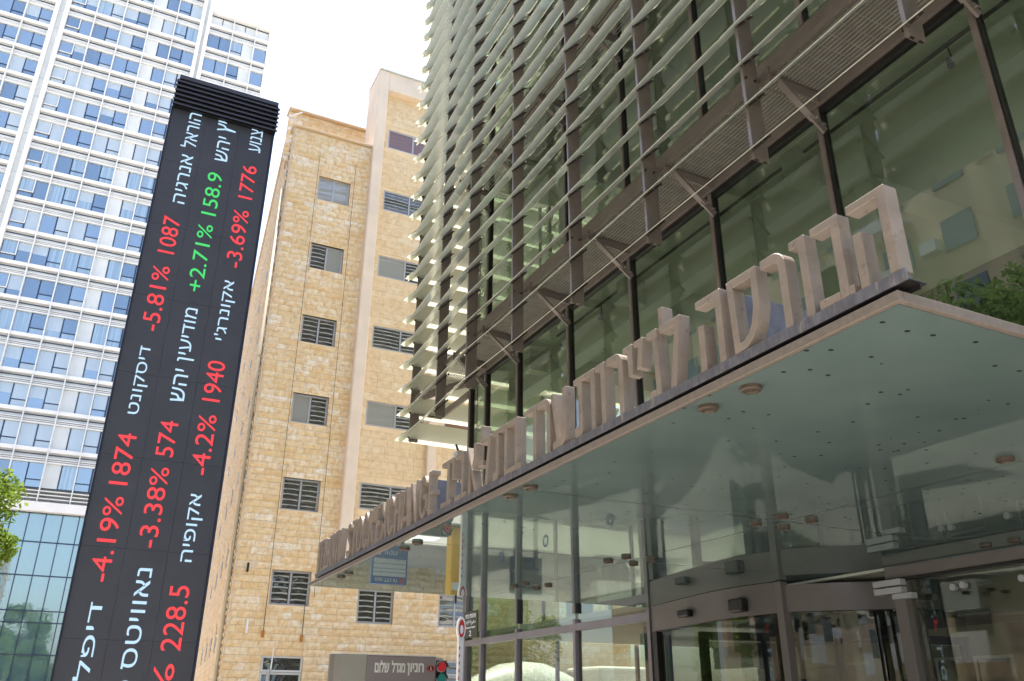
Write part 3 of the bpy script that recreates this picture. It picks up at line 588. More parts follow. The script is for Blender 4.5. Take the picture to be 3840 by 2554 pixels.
def louvre_mesh(p0, p1, n_in, run=RUN, rise=RISE):
    """plate between two fins; p0 near end, p1 far end of the outer edge, corners cut so neighbours pass one another"""
    p0, p1, n_in = Vector(p0), Vector(p1), Vector(n_in); d = (p1-p0); L = d.length; d.normalize()
    up_in = n_in*run+Vector((0, 0, rise)); th = Vector((-n_in.x*rise, -n_in.y*rise, run)).normalized()*.014
    q = lambda s, t: p0+d*s+up_in*t
    pts = [q(.30, 0), q(L+.13, 0), q(L-.02, .38), q(L-.10, .45), q(L-.36, 1), q(-.0, 1), q(-.0, .30)]
    n = len(pts); m = MB().add(pts+[p+th for p in pts], [tuple(range(n))]+[(i, (i+1) % n, n+(i+1) % n, n+i) for i in range(n)])
    return m.mesh('louvre', M['louvre'])
for i in range(len(POST)-1):
    (xa, ya), (xb, yb) = POST[i], POST[i+1]
    oa = (xa-.16 if i < 7 else xa-.20, ya+.02, 0); ob = (xb-.16 if i < 6 else (xb-.21 if i < 8 else 7.06), yb+.02, 0)
    nd = Vector((yb-ya, -(ob[0]-oa[0]), 0)).normalized()
    me = louvre_mesh(oa, ob, nd)
    for k in range(NK): obj('louvre', me, L_, (0, 0, 6.85+.73*k))
# clamps: a short arm under each louvre at each fin, two black discs
cl = MB()
for i, (x, y) in enumerate(POST[2:], 2):
    for k in range(NK):
        z = 6.85+.73*k
        cl.beam((x-.02, y-.075, z+.10), (x+.34, y-.075, z+.47), .018, .035)
        for s in (.02, .55, .95): px, pz = x-.02+.36*s, z+.10+.37*s; cl.cyl((px-.02, y-.09, pz-.03), (px+.0, y-.07, pz+.0), .026, .026, 6)
        for s in (.3, .85): px, pz = x-.02+.36*s, z+.10+.37*s; cl.cyl((px, y+.05, pz-.045), (px-.01, y+.05, pz-.01), .022, .022, 6); cl.beam((px, y-.07, pz-.02), (px, y+.05, pz-.02), .012, .012)
c_ = cl.build('louvre_clamps', M['clamp'], L_); c_['kind'] = 'stuff'
# return screen across the side street end of the building
RX = [7.32, 9.6, 11.9, 14.2, 16.5]
for i in range(4):
    me = louvre_mesh((RX[i+1]+.02, 21.79, 0), (RX[i] - (.26 if i == 0 else 0), 21.79, 0), (0, -1, 0))
    if i: MB().box(RX[i]-.03, RX[i]+.03, 21.5, 21.77, 9.2, 26).build('fin', M['bronze'], L_)
    for k in range(NK): obj('louvre', me, L_, (0, 0, 6.83+.735*k))
# sunshade along the rear of the building, seen through the rooms
for y0_ in (-6, -1, 4, 9, 14):
    me = louvre_mesh((XB+1.3, y0_+5, 0), (XB+1.3, y0_+.1, 0), (-1, 0, 0))
    MB().box(XB+1.0, XB+1.2, y0_-.03, y0_+.03, 1, 26).build('fin', M['bronze'], L_)
    for k in range(-2, NK, 1): obj('louvre', me, L_, (0, 0, 6.85+.73*k))
# catwalks with brackets
for zc, off in ((8.25, 0), (13.55, 0), (18.9, 0)):
    C_ = thing('catwalk', {8.25: 'lowest steel grating catwalk between louvres and glass', 13.55: 'middle steel grating catwalk glimpsed through the louvres', 18.9: 'highest steel grating catwalk glimpsed behind the louvres'}[zc], 'catwalk', (7.8, 8, zc), 'catwalks behind the louvres')
    for a, b in zip([p[1] for p in POST[:-1]], [p[1] for p in POST[1:]]):
        gr = MB()
        if b > 20: b = 19.6
        for k in range(13): x = 7.37+k*.068; gr.box(x, x+.009, a+.02, b-.02, zc, zc+.022)
        for k in range(int((b-a)/.21)): y = a+.06+k*.21; gr.box(7.36, 8.2, y, y+.008, zc-.006, zc-.0005)
        gr = gr.build('grating', M['grate'] if 'grate' in M else M.setdefault('grate', mk('galvanised_grating', (.34, .33, .29), .5, .2, .2, 6)), C_); gr['kind'] = 'stuff'
        bevel(MB().box(7.33, 7.352, a+.01, b-.01, zc-.02, zc+.09).build('edge_channel', M['bronze'], C_), .002)
    for y in MULL[1:-1]:
        MB().prism([(7.30, y-.10, zc-.10), (7.30, y-.10, zc+.11), (8.24, y-.10, zc+.02-.03), (8.24, y-.10, zc-.20)], (0, .03, 0)).box(7.30, 8.24, y-.13, y-.04, zc+.0-.015, zc-.001).build('bracket_arm', M['bronze'], C_)
        bevel(MB().beam((7.40, y-.10, zc-.03), (8.05, y-.10, zc-.56), .10, .05).build('strut', M['bronze'], C_), .003)
        MB().beam((8.00, y-.10, zc-.49), (8.25, y-.10, zc-.70), .035, .13).box(8.1, 8.24, y-.15, y-.13, zc-.62, zc-.60).build('strut_plate', M['bronze'], C_)
        bo = MB()
        for (px, pz) in ((8.08, -.53), (8.18, -.61)): bo.cyl((px, y-.14, zc+pz), (px, y-.08, zc+pz), .016, n=8)
        bo.build('bolt', M['alu'], C_)
# outriggers at the corner
OR = thing('corner_outrigger', 'steel outrigger frame tying the corner fin to the glass corner', 'steel frame', (7.7, 20.5, 8.2))
MB().beam((7.42, 21.70, 8.12), (8.3, 19.75, 8.12), .06, .22).beam((7.42, 21.7, 7.75), (8.3, 21.7, 7.75), .06, .2).beam((8.28, 21.72, 7.75), (8.28, 19.7, 7.75), .06, .2).build('frame', M['bronze'], OR)
gg = MB()
for k in range(14): gg.box(7.5+k*.06, 7.515+k*.06, 19.7, 21.6, 8.25, 8.28)
gg = gg.build('grating', M['grate'], OR); gg['kind'] = 'stuff'

# ------------------------------------------------------------ LED ticker pylon
T = thing('led_ticker_pylon', 'tall dark screen pylon showing vertical share prices in red, green and pale blue', 'ticker screen', (.62, 13.2, G))
MB().box(-.23, 1.46, 13.02, 13.38, G, 9.45).build('cabinet', M['cap_dark'], T)
zz = [G+.02, -.35, .78, 1.98, 3.28, 4.56, 5.86, 7.15, 8.38, 9.447]
for a, b in zip(zz[:-1], zz[1:]):
    for x0, x1 in ((-.235, .333), (.336, .897), (.900, 1.465)):
        MB().box(x0, x1, 12.995, 13.019, a+.0015, b-.0015).build('screen_module', M['screen'], T)
bevel(MB().box(-.257, -.237, 12.96, 13.4, G, 9.455).build('side_frame', M['screen_frame'], T), .003)
bevel(MB().box(1.467, 1.497, 12.96, 13.4, G, 9.455).build('side_frame', M['screen_frame'], T), .003)
MB().box(-.245, 1.505, 12.93, 13.4, 9.456, 10.03).build('cap_core', M['cap_dark'], T)
for i in range(7):
    z = 9.46+.095*i
    if i < 6: MB().prism([(-.26, 12.985, z+.060), (-.26, 12.87, z-.004), (-.26, 12.87, z+.026), (-.26, 12.985, z+.085)], (1.785, 0, 0)).build('cap_fin', M['cap'], T)
    else: MB().box(-.22, 1.485, 12.90, 13.4, z+.0, z+.08).build('cap_fin', M['cap'], T)
def tk(u, v, d): return (v, 12.994-d, u)       # text runs upwards; glyph tops point left
def tick(s, z0, z1, x0, x1, mat):
    me = textmesh(s, 'led_text', M[mat], .002, (z0, z1, 0, 1), lambda u, v, d: (x1+(x0-x1)*v, 12.9935-d, u)); obj('led_text', me, T)
heb = lambda s: s[::-1]
for a in [(heb('דיפלומט'), -.55, 1.25, .0, .19, 'led_w'), ('-4.19%', 1.52, 2.69, -.05, .20, 'led_r'), ('1874', 2.86, 3.62, -.045, .205, 'led_r'), (heb('דיסקונט'), 3.92, 5.01, .015, .215, 'led_w'), ('-5.81%', 5.28, 6.41, -.035, .215, 'led_r'), ('1087', 6.65, 7.33, -.025, .23, 'led_r'),
          (heb('אנרגיה'), 7.61, 8.57, .055, .24, 'led_w'), (heb('הוראל'), 8.72, 9.45, .0, .245, 'led_w'),
          (heb('נאוויטס'), .42, 1.735, .545, .735, 'led_w'), (heb('פטר'), -.55, .28, .54, .735, 'led_w'), ('-3.38%', 2.02, 3.18, .478, .727, 'led_r'), ('574', 3.34, 3.89, .49, .74, 'led_r'), (heb('יהש'), 4.21, 4.73, .558, .757, 'led_w'), (heb('מודיעין'), 4.86, 5.78, .553, .80, 'led_w'),
          ('+2.71%', 6.08, 7.33, .51, .745, 'led_g'), ('158.9', 7.52, 8.36, .515, .755, 'led_g'), (heb('יהש'), 8.62, 9.12, .575, .78, 'led_w'), (heb('יץ'), 9.23, 9.445, .53, .84, 'led_w'),
          ('%', .06, .50, .965, 1.23, 'led_r'), ('228.5', .66, 1.53, 1.0, 1.265, 'led_r'), (heb('אקופיה'), 1.86, 2.84, 1.074, 1.29, 'led_w'), ('-4.2%', 3.13, 4.07, 1.01, 1.27, 'led_r'), ('1940', 4.29, 4.96, 1.01, 1.275, 'led_r'), (heb("אקונרג'י"), 5.32, 6.39, 1.03, 1.27, 'led_w'),
          ('-3.69%', 6.65, 7.76, 1.028, 1.275, 'led_r'), ('1776', 8.0, 8.68, 1.05, 1.29, 'led_r'), (heb('צנוע'), 8.99, 9.46, 1.10, 1.30, 'led_w')]: tick(*a)

# ------------------------------------------------------------ limestone office block across the side street
Q = thing('stone_office_block', 'honey limestone block with small sliding windows behind the sunshade screen', 'building', (9, 32, G))
SX0, SX1, SZ1 = 4.22, 7.64, 22.55
H = 3.24/14
snap = lambda v: 20.46-round((20.46-v)/H)*H
OPEN = []
for k in range(6): OPEN.append((5.51, 6.85, 20.46-3.24*k-5*H, 20.46-3.24*k))
OPEN += [(5.49, 6.85, -.6, 1.56), (8.59, 9.90, 2.68, 3.78), (11.67, 12.98, 2.68, 3.82), (8.6, 9.9, -.6, 1.5), (11.6, 12.9, -.6, 1.5)]
OPEN = [(a, b, snap(c), snap(d)) for a, b, c, d in OPEN]
def wall_with_holes(x0, x1, z0, z1, y0, y1, holes, name, mat):
    xs = sorted({x0, x1, *[h[0] for h in holes if x0 < h[0] < x1], *[h[1] for h in holes if x0 < h[1] < x1]})
    mb = MB(); pcs = []
    for a, b in zip(xs[:-1], xs[1:]):
        cuts = sorted([(h[2], h[3]) for h in holes if h[0] <= a+1e-6 and h[1] >= b-1e-6]); z = z0
        for c, d in cuts:
            if c > z: pcs.append(MB().box(a, b, y0, y1, z, c).build(name, M[mat], Q))
            z = max(z, d)
        if z < z1: pcs.append(MB().box(a, b, y0, y1, z, z1).build(name, M[mat], Q))
    return pcs
wall_with_holes(SX0+.03, 7.66, 4.62, SZ1, 30.05, 30.5, OPEN, 'wall', 'mortar')
wall_with_holes(SX0+.03, 20, G, 4.62, 30.05, 30.5, OPEN, 'wall', 'mortar')
MB().box(SX0+.1, 7.6, 31.2, 31.3, G, SZ1).build('room_back', M['interior_dark'], Q)
# stones
def stone_variants(nv=7):
    out = []
    for k in range(nv):
        rr = random.Random(100+k); vs = []; nx, nz = 5, 3
        for j in range(nz):
            for i in range(nx):
                u, v = i/(nx-1), j/(nz-1); edge = (i in (0, nx-1)) or (j in (0, nz-1))
                vs.append((u+(0 if edge else rr.uniform(-.05, .05)), (-.012 if edge else -rr.uniform(.020, .060)), v))
        base = [(0, .05, 0), (1, .05, 0), (1, .05, 1), (0, .05, 1)]; b = len(vs); vs += base
        fs = [(j*nx+i, j*nx+i+1, (j+1)*nx+i+1, (j+1)*nx+i) for j in range(nz-1) for i in range(nx-1)]
        fs += [tuple([b, b+1]+[i for i in range(nx-1, -1, -1)]), tuple([b+3]+[(nz-1)*nx+i for i in range(nx)]+[b+2])]
        fs += [tuple([b]+[j*nx for j in range(nz)]+[b+3]), tuple([b+1, b+2]+[j*nx+nx-1 for j in range(nz-1, -1, -1)])]
        out.append((vs, fs))
    return out
SV = stone_variants()
SM = []
for vs, fs in SV:
    SM.append(MB().add(vs, fs).mesh('stone', M['stone']))
cells = []
def subtract(iv, h):
    out = []
    for a, b in iv:
        if h[1] <= a or h[0] >= b: out.append((a, b)); continue
        if h[0] > a: out.append((a, h[0]))
        if h[1] < b: out.append((h[1], b))
    return out
z = 20.46-96*H
zr = []
ztop = SZ1
while z < ztop-.05:
    zr.append((z, min(z+H, ztop))); z += H
for z0, z1 in zr:
    xr = 20 if z1 < 4.63 else SX1
    iv = [(SX0, xr)]
    zm_ = (z0+z1)/2
    for h in OPEN:
        if h[2]-.03 < zm_ < h[3]+.03: iv = subtract(iv, (h[0]-.01, h[1]+.01))
    for a, b in iv:
        x = a
        while x < b-.02:
            wd = R.choice((.30, .38, .46, .52, .58, .66, .80))
            if b-(x+wd) < .2: wd = b-x
            cells.append((x, x+wd, z0, z1)); x += wd
hz = []
for (a, b, z0, z1) in cells:
    vis = 0
    if b < 13 and z1 > .3 and not (2.0 < z0 and z1 < 9 and a > 7.2): vis = (b-a)/(30*30)*1e3*(1 if a < 7.7 else .9)-max(0, z0)*.02
    hz.append(vis)
order = sorted(range(len(cells)), key=lambda i: -hz[i]); single = set(order[:300])
rest = MB()
for i, (a, b, z0, z1) in enumerate(cells):
    v = R.randrange(len(SM)); j = .004
    if i in single:
        o = obj('stone', SM[v], Q, (a+j, 30.03, z0+j)); o.scale = (b-a-2*j, R.uniform(.55, 1.35), z1-z0-2*j)
    else:
        vs, fs = SV[v]; sy = R.uniform(.55, 1.35)
        rest.add([(a+j+p[0]*(b-a-2*j), 30.03+p[1]*sy, z0+j+p[2]*(z1-z0-2*j)) for p in vs], fs)
rest = rest.build('stone', M['stone'], Q); rest['kind'] = 'stuff'
# coping, pilaster, smooth bay
bevel(MB().box(SX0-.08, 7.64, 29.90, 30.6, SZ1, SZ1+.10).build('coping', M['stone_side'], Q), .02)
bevel(MB().box(7.64, 8.10, 29.72, 31.5, 4.6, 26.8).build('pilaster', M['pale'], Q), .03)
bevel(MB().box(8.101, 16, 29.73, 31.5, 25.78, 26.8).build('parapet', M['pale'], Q), .02)
MB().box(7.62, 16.1, 29.66, 31.6, 26.8, 26.86).build('parapet_cap', M['alu_white'], Q)
bevel(MB().box(10.90, 11.24, 29.9, 30.6, 4.6, 25.78).build('pilaster', M['pale'], Q), .02)
RO = [(8.36, 10.75, 23.9-3.25*k-1.0, 23.9-3.25*k) for k in range(6)]
RO2 = [(11.6, 14.0, 23.9-3.25*k-1.0, 23.9-3.25*k) for k in range(6)]
wall_with_holes(8.10, 16, 4.62, 25.78, 30.10, 30.5, RO+RO2, 'smooth_wall', 'smooth')
tl_ = MB()
sc_ = .30
for r in range(int((25.78-4.62)/sc_)):
    z0 = 4.62+r*sc_; iv = [(8.105, 10.895), (11.245, 16)]
    for h in RO+RO2:
        if h[2]-.15 < z0+sc_/2 < h[3]+.15: iv = subtract(iv, (h[0]-.02, h[1]+.02))
    for a, b in iv:
        x = a
        while x < b-.01:
            wd = min(R.choice((.5, .6, .7)), b-x); tl_.box(x+.003, x+wd-.003, 30.085-R.uniform(0, .006), 30.11, z0+.003, z0+sc_-.003); x += wd
M['smooth_t'] = mkstone('honed_slab', [(.80, .61, .37), (.81, .63, .40), (.79, .60, .36), (.80, .62, .38), (.82, .69, .48)])
for nd_ in M['smooth_t'].node_tree.nodes:
    if nd_.type == 'BUMP': nd_.inputs['Strength'].default_value = .1
    if nd_.type == 'MIX': nd_.inputs[7].default_value = (.66, .47, .26, 1)
tl_ = tl_.build('facing_slab', M['smooth_t'], Q); tl_['kind'] = 'stuff'
def sash(x0, x1, z0, z1, y, mats, n=2, par=Q, fr='alu', mull=.035):
    f = MB(); t = .065
    f.box(x0, x1, y, y+.06, z0, z0+t).box(x0, x1, y, y+.06, z1-t, z1).box(x0, x0+t, y, y+.06, z0+t, z1-t).box(x1-t, x1, y, y+.06, z0+t, z1-t)
    for i in range(1, n): xm = x0+(x1-x0)*i/n; f.box(xm-mull, xm+mull, y+.005, y+.055, z0+t, z1-t)
    wd = bevel(f.build('window', M[fr], par), .006)
    for i in range(n):
        a = x0+(x1-x0)*i/n+.03; b = x0+(x1-x0)*(i+1)/n-.03
        MB().box(a, b, y+.03, y+.036, z0+.03, z1-.03).build('pane', M[mats[i % len(mats)]], wd)
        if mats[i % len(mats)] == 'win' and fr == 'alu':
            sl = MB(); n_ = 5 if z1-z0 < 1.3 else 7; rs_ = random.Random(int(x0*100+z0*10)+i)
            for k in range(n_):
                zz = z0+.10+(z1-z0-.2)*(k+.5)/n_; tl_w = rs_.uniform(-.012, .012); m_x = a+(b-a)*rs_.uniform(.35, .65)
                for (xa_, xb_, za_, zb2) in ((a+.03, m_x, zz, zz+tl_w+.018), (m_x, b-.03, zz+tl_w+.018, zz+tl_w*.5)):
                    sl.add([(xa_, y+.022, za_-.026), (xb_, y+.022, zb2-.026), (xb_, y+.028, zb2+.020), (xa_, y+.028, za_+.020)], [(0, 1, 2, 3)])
            sl.build('window_reflection_strip', M['refl_strip'], wd)['kind'] = 'stuff'  # crooked pale strips imitate warped reflections in the glass, shaped as geometry
    return wd
wm = [['win_blind'], ['win', 'win_blind'], ['win'], ['win_blind', 'win'], ['win'], ['win']]
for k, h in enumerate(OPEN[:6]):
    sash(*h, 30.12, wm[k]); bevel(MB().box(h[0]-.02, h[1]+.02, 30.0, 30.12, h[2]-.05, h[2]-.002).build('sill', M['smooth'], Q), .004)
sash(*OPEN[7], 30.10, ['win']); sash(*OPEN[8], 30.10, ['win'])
for h in (OPEN[6], OPEN[9], OPEN[10]):
    sash(h[0], h[1], .98, h[3], 30.06, ['win'], 1, fr='alu_white'); sash(h[0], h[1], h[2], .97, 30.09, ['win'], 1, fr='alu_white')
wr = [['win_rust'], ['win'], ['win_blind', 'win'], ['win'], ['win_blind', 'win'], ['win']]
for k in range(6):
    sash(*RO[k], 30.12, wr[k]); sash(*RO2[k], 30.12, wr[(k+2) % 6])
# side face: rough courses receding from the corner
Y1, Z1 = 64., 25.05
def sx(y): return SX0+.085*(y-30.1)
MB().prism([(sx(30.1)+.07, 30.1, G), (sx(Y1)+.07, Y1, G), (sx(Y1)+.5, Y1, G), (SX0+.5, 30.1, G)], (0, 0, SZ1-G)).prism([(sx(32.4)+.07, 32.4, SZ1), (sx(Y1)+.07, Y1, SZ1), (sx(Y1)+.5, Y1, SZ1), (sx(32.4)+.5, 32.4, SZ1)], (0, 0, Z1-SZ1)).build('side_wall', M['mortar'], Q)
sl_ = MB(); rr = random.Random(5)
SLOT = []
for k in range(8):
    zc = 19.2-3.24*k
    SLOT += [(a_, a_+.65, zc-1.2, zc) for a_ in (32.6, 36.0, 39.4, 43.5, 48)]
z = G
while z < Z1-.05:
    y = 30.0 if z < SZ1-.1 else 32.3
    while y < Y1:
        wd = rr.choice((.45, .6, .75, .9)); yb = y+wd
        if not any(y < s[1] and yb > s[0] and z+H/2 > s[2] and z+H/2 < s[3] for s in SLOT):
            vs, fs = SV[rr.randrange(len(SV))]; sy = rr.uniform(.7, 1.5)
            sl_.add([(sx(y+p[0]*(wd-.01))+.05+p[1]*sy, y+p[0]*(wd-.01), z+.004+p[2]*(H-.008)) for p in vs], fs)
        y = yb
    z += H
sl_ = sl_.build('side_stone', M['stone_side'], Q); sl_['kind'] = 'stuff'
for (a, b, z0, z1) in SLOT:
    MB().box(sx(a)+.10, sx(a)+.4, a, b, z0, z1).build('slot_back', M['smooth'], Q)
    MB().box(sx(a)+.06, sx(a)+.12, b-.22, b-.05, z0+.05, z1-.4).build('slot_window', M['alu'], Q)
# taller rear part of the block
MB().box(SX0+.2, 7.9, 32.31, 33, SZ1-.2, Z1).build('rear_wall', M['mortar'], Q)
rs = MB(); z = SZ1-.2
while z < Z1-.02:
    x = SX0+.0
    while x < 7.78:
        wd = R.choice((.38, .46, .58, .7)); vs, fs = SV[R.randrange(len(SV))]
        rs.add([(x+.004+p[0]*(wd-.008), 32.29+p[1], z+.004+p[2]*(min(H, Z1-z)-.008)) for p in vs], fs); x += wd
    z += H
rs = rs.build('rear_stone', M['stone'], Q); rs['kind'] = 'stuff'
bevel(MB().box(SX0-.02, 8.0, 32.1, 32.8, Z1, Z1+.12).build('coping', M['stone_side'], Q), .02)
MB().prism([(sx(32.8)-.08, 32.8, Z1), (sx(Y1)-.08, Y1, Z1), (sx(Y1)+.3, Y1, Z1), (sx(32.8)+.3, 32.8, Z1)], (0, 0, .12)).build('coping', M['stone_side'], Q)
bevel(MB().box(8.12, 20, 30.6, 46, G, 25.7).build('rear_mass', M['pale'], Q), .02)
# downpipe, fixings, stains
MB().cyl((4.12, 30.25, G), (4.12, 30.25, 19.6), .055, n=12).cyl((4.12, 30.25, 5.0), (4.12, 30.25, 5.08), .075, n=12).cyl((4.12, 30.25, 12.0), (4.12, 30.25, 12.08), .075, n=12).build('downpipe', M['pipe'], Q, True)
for zz_ in (23.9, 23.2, 22.5): MB().beam((4.12, 31.2, zz_), (4.52, 30.4, zz_-.22), .05, .05).build('white_rod', M['white'], Q)
MB().box(4.62, 4.68, 29.86, 29.98, 4.1, 4.4).build('wall_lamp', M['black'], Q)
MB().box(4.84, 4.90, 29.88, 29.97, 2.15, 2.6).build('wall_socket', M['white'], Q)
for x, z0, z1 in ((5.42, 2.25, 3.4), (6.72, 2.15, 3.35)): MB().cyl((x, 29.955, z0), (x, 29.955, z1), .012, n=6).build('cable', M['clamp'], Q); MB().box(x-.06, x+.05, 29.945, 29.955, z0-.22, z0).build('rust_stain', M['rust'], Q)
for x in (5.42, 7.0): MB().cyl((x, 29.955, 3.4), (x, 29.955, 21.5), .008, n=5).build('cable', M['clamp'], Q)

# ------------------------------------------------------------ white residential tower
TW = thing('white_residential_tower', 'tall white tower with rows of blue windows behind the ticker screen', 'building', (-5, 80, G))
TY = 75.9
MB().box(-26, -.5, TY+.55, TY+22, G, 82).box(-.5, 7.55, TY+.55, TY+22, G, 68.4).build('core', M['tw_pale'], TW)
def pillar(x0, x1, ztop):
    bevel(MB().box(x0, x0+.36, TY-.55, TY+.5, 14.0, ztop).build('pillar_edge', M['tw_rail'], TW), .03)
    bevel(MB().box(x1-.36, x1, TY-.55, TY+.5, 14.0, ztop).build('pillar_edge', M['tw_rail'], TW), .03)
    z = 14.0
    while z < ztop-.1:
        MB().box(x0+.361, x1-.361, TY-.15, TY+.5, z+.01, min(z+2.1, ztop)).build('pillar_slab', M['tw_pale'], TW); z += 2.12
pillar(-13.55, -12.34, 82); pillar(-.47, .56, 70.2)
BAYS = [(-20.7, -18.28, 'PS', 0), (-18.28, -15.85, 'PS', 0), (-15.85, -13.55, 'PS', 0), (-12.34, -10.0, 'FP', 0), (-10.0, -7.55, 'PS', 0), (-7.55, -5.12, 'PS', 0), (-5.12, -2.75, 'WP', 0), (-2.75, -.47, 'SP', 0),
        (.56, 2.90, 'PP', 1), (2.90, 5.27, 'SW', 1), (5.27, 6.60, 'P', 1)]
pane_mesh = {}
def pane(x0, x1, z0, z1, y, mat, par, nm='pane'):
    key = (round(x1-x0, 2), round(z1-z0, 2), mat)
    if key not in pane_mesh: pane_mesh[key] = MB().box(0, x1-x0, 0, .02, 0, z1-z0).mesh(nm, M[mat])
    obj(nm, pane_mesh[key], par, (x0, y, z0))
TR = random.Random(21)
for k in range(-4, 15):
    zr_ = 63.65-3.2*k
    w0, w1 = zr_-3.03, zr_-1.06
    floor_mood = TR.choice(('b', 'b', 'l', 'c', 'b', 'm'))
    if k in (4, 7, 11): floor_mood = 'l'
    if k in (5, 6, 8): floor_mood = 'c'
    for sec, (x0, x1) in enumerate(((-20.7, -13.56), (-12.34, -.47), (.56, 6.62))):
        if sec == 2 and k < -1: continue
        if sec < 2 and zr_ > 80: continue
        bevel(MB().box(x0, x1, TY-.25, TY-.05, zr_-.17, zr_+.16).build('rail', M['tw_rail'], TW), .02)
        MB().box(x0, x1, TY-.02, TY+.1, zr_-.38, zr_-.30).build('dark_line', M['tw_dark'], TW)  # thin blue-black strip below the rail
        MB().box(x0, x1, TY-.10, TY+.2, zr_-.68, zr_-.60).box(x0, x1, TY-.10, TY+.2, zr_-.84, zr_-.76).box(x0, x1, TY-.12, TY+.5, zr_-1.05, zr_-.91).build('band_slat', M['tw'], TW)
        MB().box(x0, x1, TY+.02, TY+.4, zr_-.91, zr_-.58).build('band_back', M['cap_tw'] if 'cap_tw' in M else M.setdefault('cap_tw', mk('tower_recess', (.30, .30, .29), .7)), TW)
        MB().box(x0, x1, TY+.05, TY+.5, zr_-.58, zr_+.16).build('spandrel', M['tw_pale'], TW)
    for (x0, x1, kinds, sec) in BAYS:
        if sec and k < -1: continue
        if zr_ > 80: continue
        if sec and k == -1: ww0, ww1 = w0, w1
        f = MB(); n = len(kinds); cw = (x1-x0)/n; y = TY+.02; t = .045
        panes = []
        for i, kd in enumerate(kinds):
            a, b = x0+i*cw+.06, x0+(i+1)*cw-.02
            if kd == 'W': panes.append((a-.04, b, w0, w1, 'tw_pale', y+.0)); continue
            if i > 0 or kd == 'S': f.box(a-.05, a+.02, y, y+.1, w0, w1)
            if kd in 'SF':
                zm_ = w0+.62; f.box(a, b, y, y+.1, zm_-.04, zm_+.04)
                f.box(b-.03, b+.03, y, y+.1, w0, w1)
            mood = {'b': ['tg_blue', 'tg_deep', 'tg_blue', 'tg_blind'], 'l': ['tg_blind', 'tg_blind', 'tg_blind', 'tg_blue'], 'c': ['tg_curtain', 'tg_curtain', 'tg_deep', 'tg_curtain'], 'm': ['tg_blue', 'tg_blind', 'tg_curtain', 'tg_deep']}[floor_mood]
            m_ = TR.choice(mood)
            if kd in 'SF': panes += [(a, b, w0, zm_, TR.choice(mood), y+.05), (a, b, zm_, w1, m_, y+.03)]
            elif TR.random() < .3 and m_ != 'tg_blind':
                zz2 = w0+TR.uniform(.6, 1.3); panes += [(a, b, w0, zz2, m_, y+.05), (a, b, zz2, w1, 'tg_blind', y+.05)]
            else: panes.append((a, b, w0, w1, m_, y+.05))
        f.box(x0, x1, y+.01, y+.1, w0-.03, w0+.02)
        wo = f.build('window', M['tw_dark'], TW)
        for p in panes: pane(p[0], p[1], p[2]+.0, p[3]-.0, p[5], p[4], wo, 'pane' if p[4] != 'tw_pale' else 'panel')
        if kinds[0] == 'F':
            a, b = x0+.06, x0+cw
            MB().box(a-.02, b+.04, y-.1, y, w0+.60, w0+.68).box(b-.03, b+.05, y-.1, y, w0+.68, w1).build('white_sash', M['tw'], wo)
for x in (-20.7, -18.28, -15.85, -10.0, -7.55, -5.12, -2.75): bevel(MB().box(x-.045, x+.045, TY-.42, TY+.3, 14.7, 82).build('mullion', M['tw'], TW), .01)
for x in (2.90, 5.27): bevel(MB().box(x-.045, x+.045, TY-.42, TY+.3, 14.7, 68.3).build('mullion', M['tw'], TW), .01)
bevel(MB().box(6.62, 7.6, TY-.15, TY+6, G, 69.25).build('corner_wall', M['tw'], TW), .05)
bevel(MB().box(.56, 7.6, TY-.5, TY+8, 68.42, 69.3).build('cornice', M['tw'], TW), .05)
MB().box(.56, 6.6, TY+.1, TY+.5, 67.0, 68.4).build('top_windows', M['tw_pale'], TW); MB().box(.56, 6.6, TY+.06, TY+.12, 68.28, 68.40).box(1.7, 1.78, TY+.06, TY+.12, 67.5, 68.3).box(4.1, 4.18, TY+.06, TY+.12, 67.5, 68.3).build('top_frame', M['tw_dark'], TW)
bevel(MB().box(-26, 7.6, TY-.5, TY+.6, 13.86, 14.62).build('podium_fascia', M['tw_rail'], TW), .04)
MB().box(-26, 7.5, TY-.2, TY+.5, 14.9, 14.98).box(-26, 7.5, TY-.2, TY+.5, 15.2, 15.28).box(-26, 7.5, TY-.2, TY+.5, 15.5, 15.58).build('podium_slat', M['tw'], TW)
px = [-22+1.2*i-.24 for i in range(24)]
pz = [-1.65, .8, 3.3, 5.6, 6.45, 9.05, 11.6, 13.86]
for a, b in zip(px[:-1], px[1:]):
    for c, d in zip(pz[:-1], pz[1:]): pane(a+.03, b-.03, c+.03, d-.03, TY+.2+TR.uniform(-.004, .004), 'podium', TW, 'podium_pane')
pf = MB()
for x in px: pf.box(x-.035, x+.035, TY+.12, TY+.22, G, 13.86)
for z in pz: pf.box(-22, 6, TY+.11, TY+.225, z-.04, z+.04)
pf.build('podium_frame', M['tw_dark'], TW)

# ------------------------------------------------------------ street furniture
PS = thing('parking_sign', 'mauve and grey car park sign box with rounded end and Hebrew lettering', 'sign', (3.9, 12.2, G))
pts = [(3.62, 12.0), (3.62, 12.35), (3.30, 12.35), (3.20, 12.31), (3.15, 12.22), (3.145, 12.13), (3.18, 12.05), (3.27, 12.0)]
MB().prism([(x, y, G+.6) for x, y in pts], (0, 0, .645-G-.6)).build('rounded_end', M['sign_end'], PS, False)
bevel(MB().box(3.621, 4.655, 12.0, 12.35, G+.6, .640).build('sign_box', M['mauve'], PS), .01)
MB().prism([(x, y-.0, .645) for x, y in pts], (0, 0, .012)).box(3.621, 4.665, 11.99, 12.36, .6405, .655).build('top_cap', M['white'], PS)
MB().box(3.6, 3.75, 12.1, 12.25, G, G+.6).box(4.2, 4.35, 12.1, 12.25, G, G+.6).build('leg', M['frame_gray'], PS)
ps = lambda u, v, d: (u, 11.999-d, v)
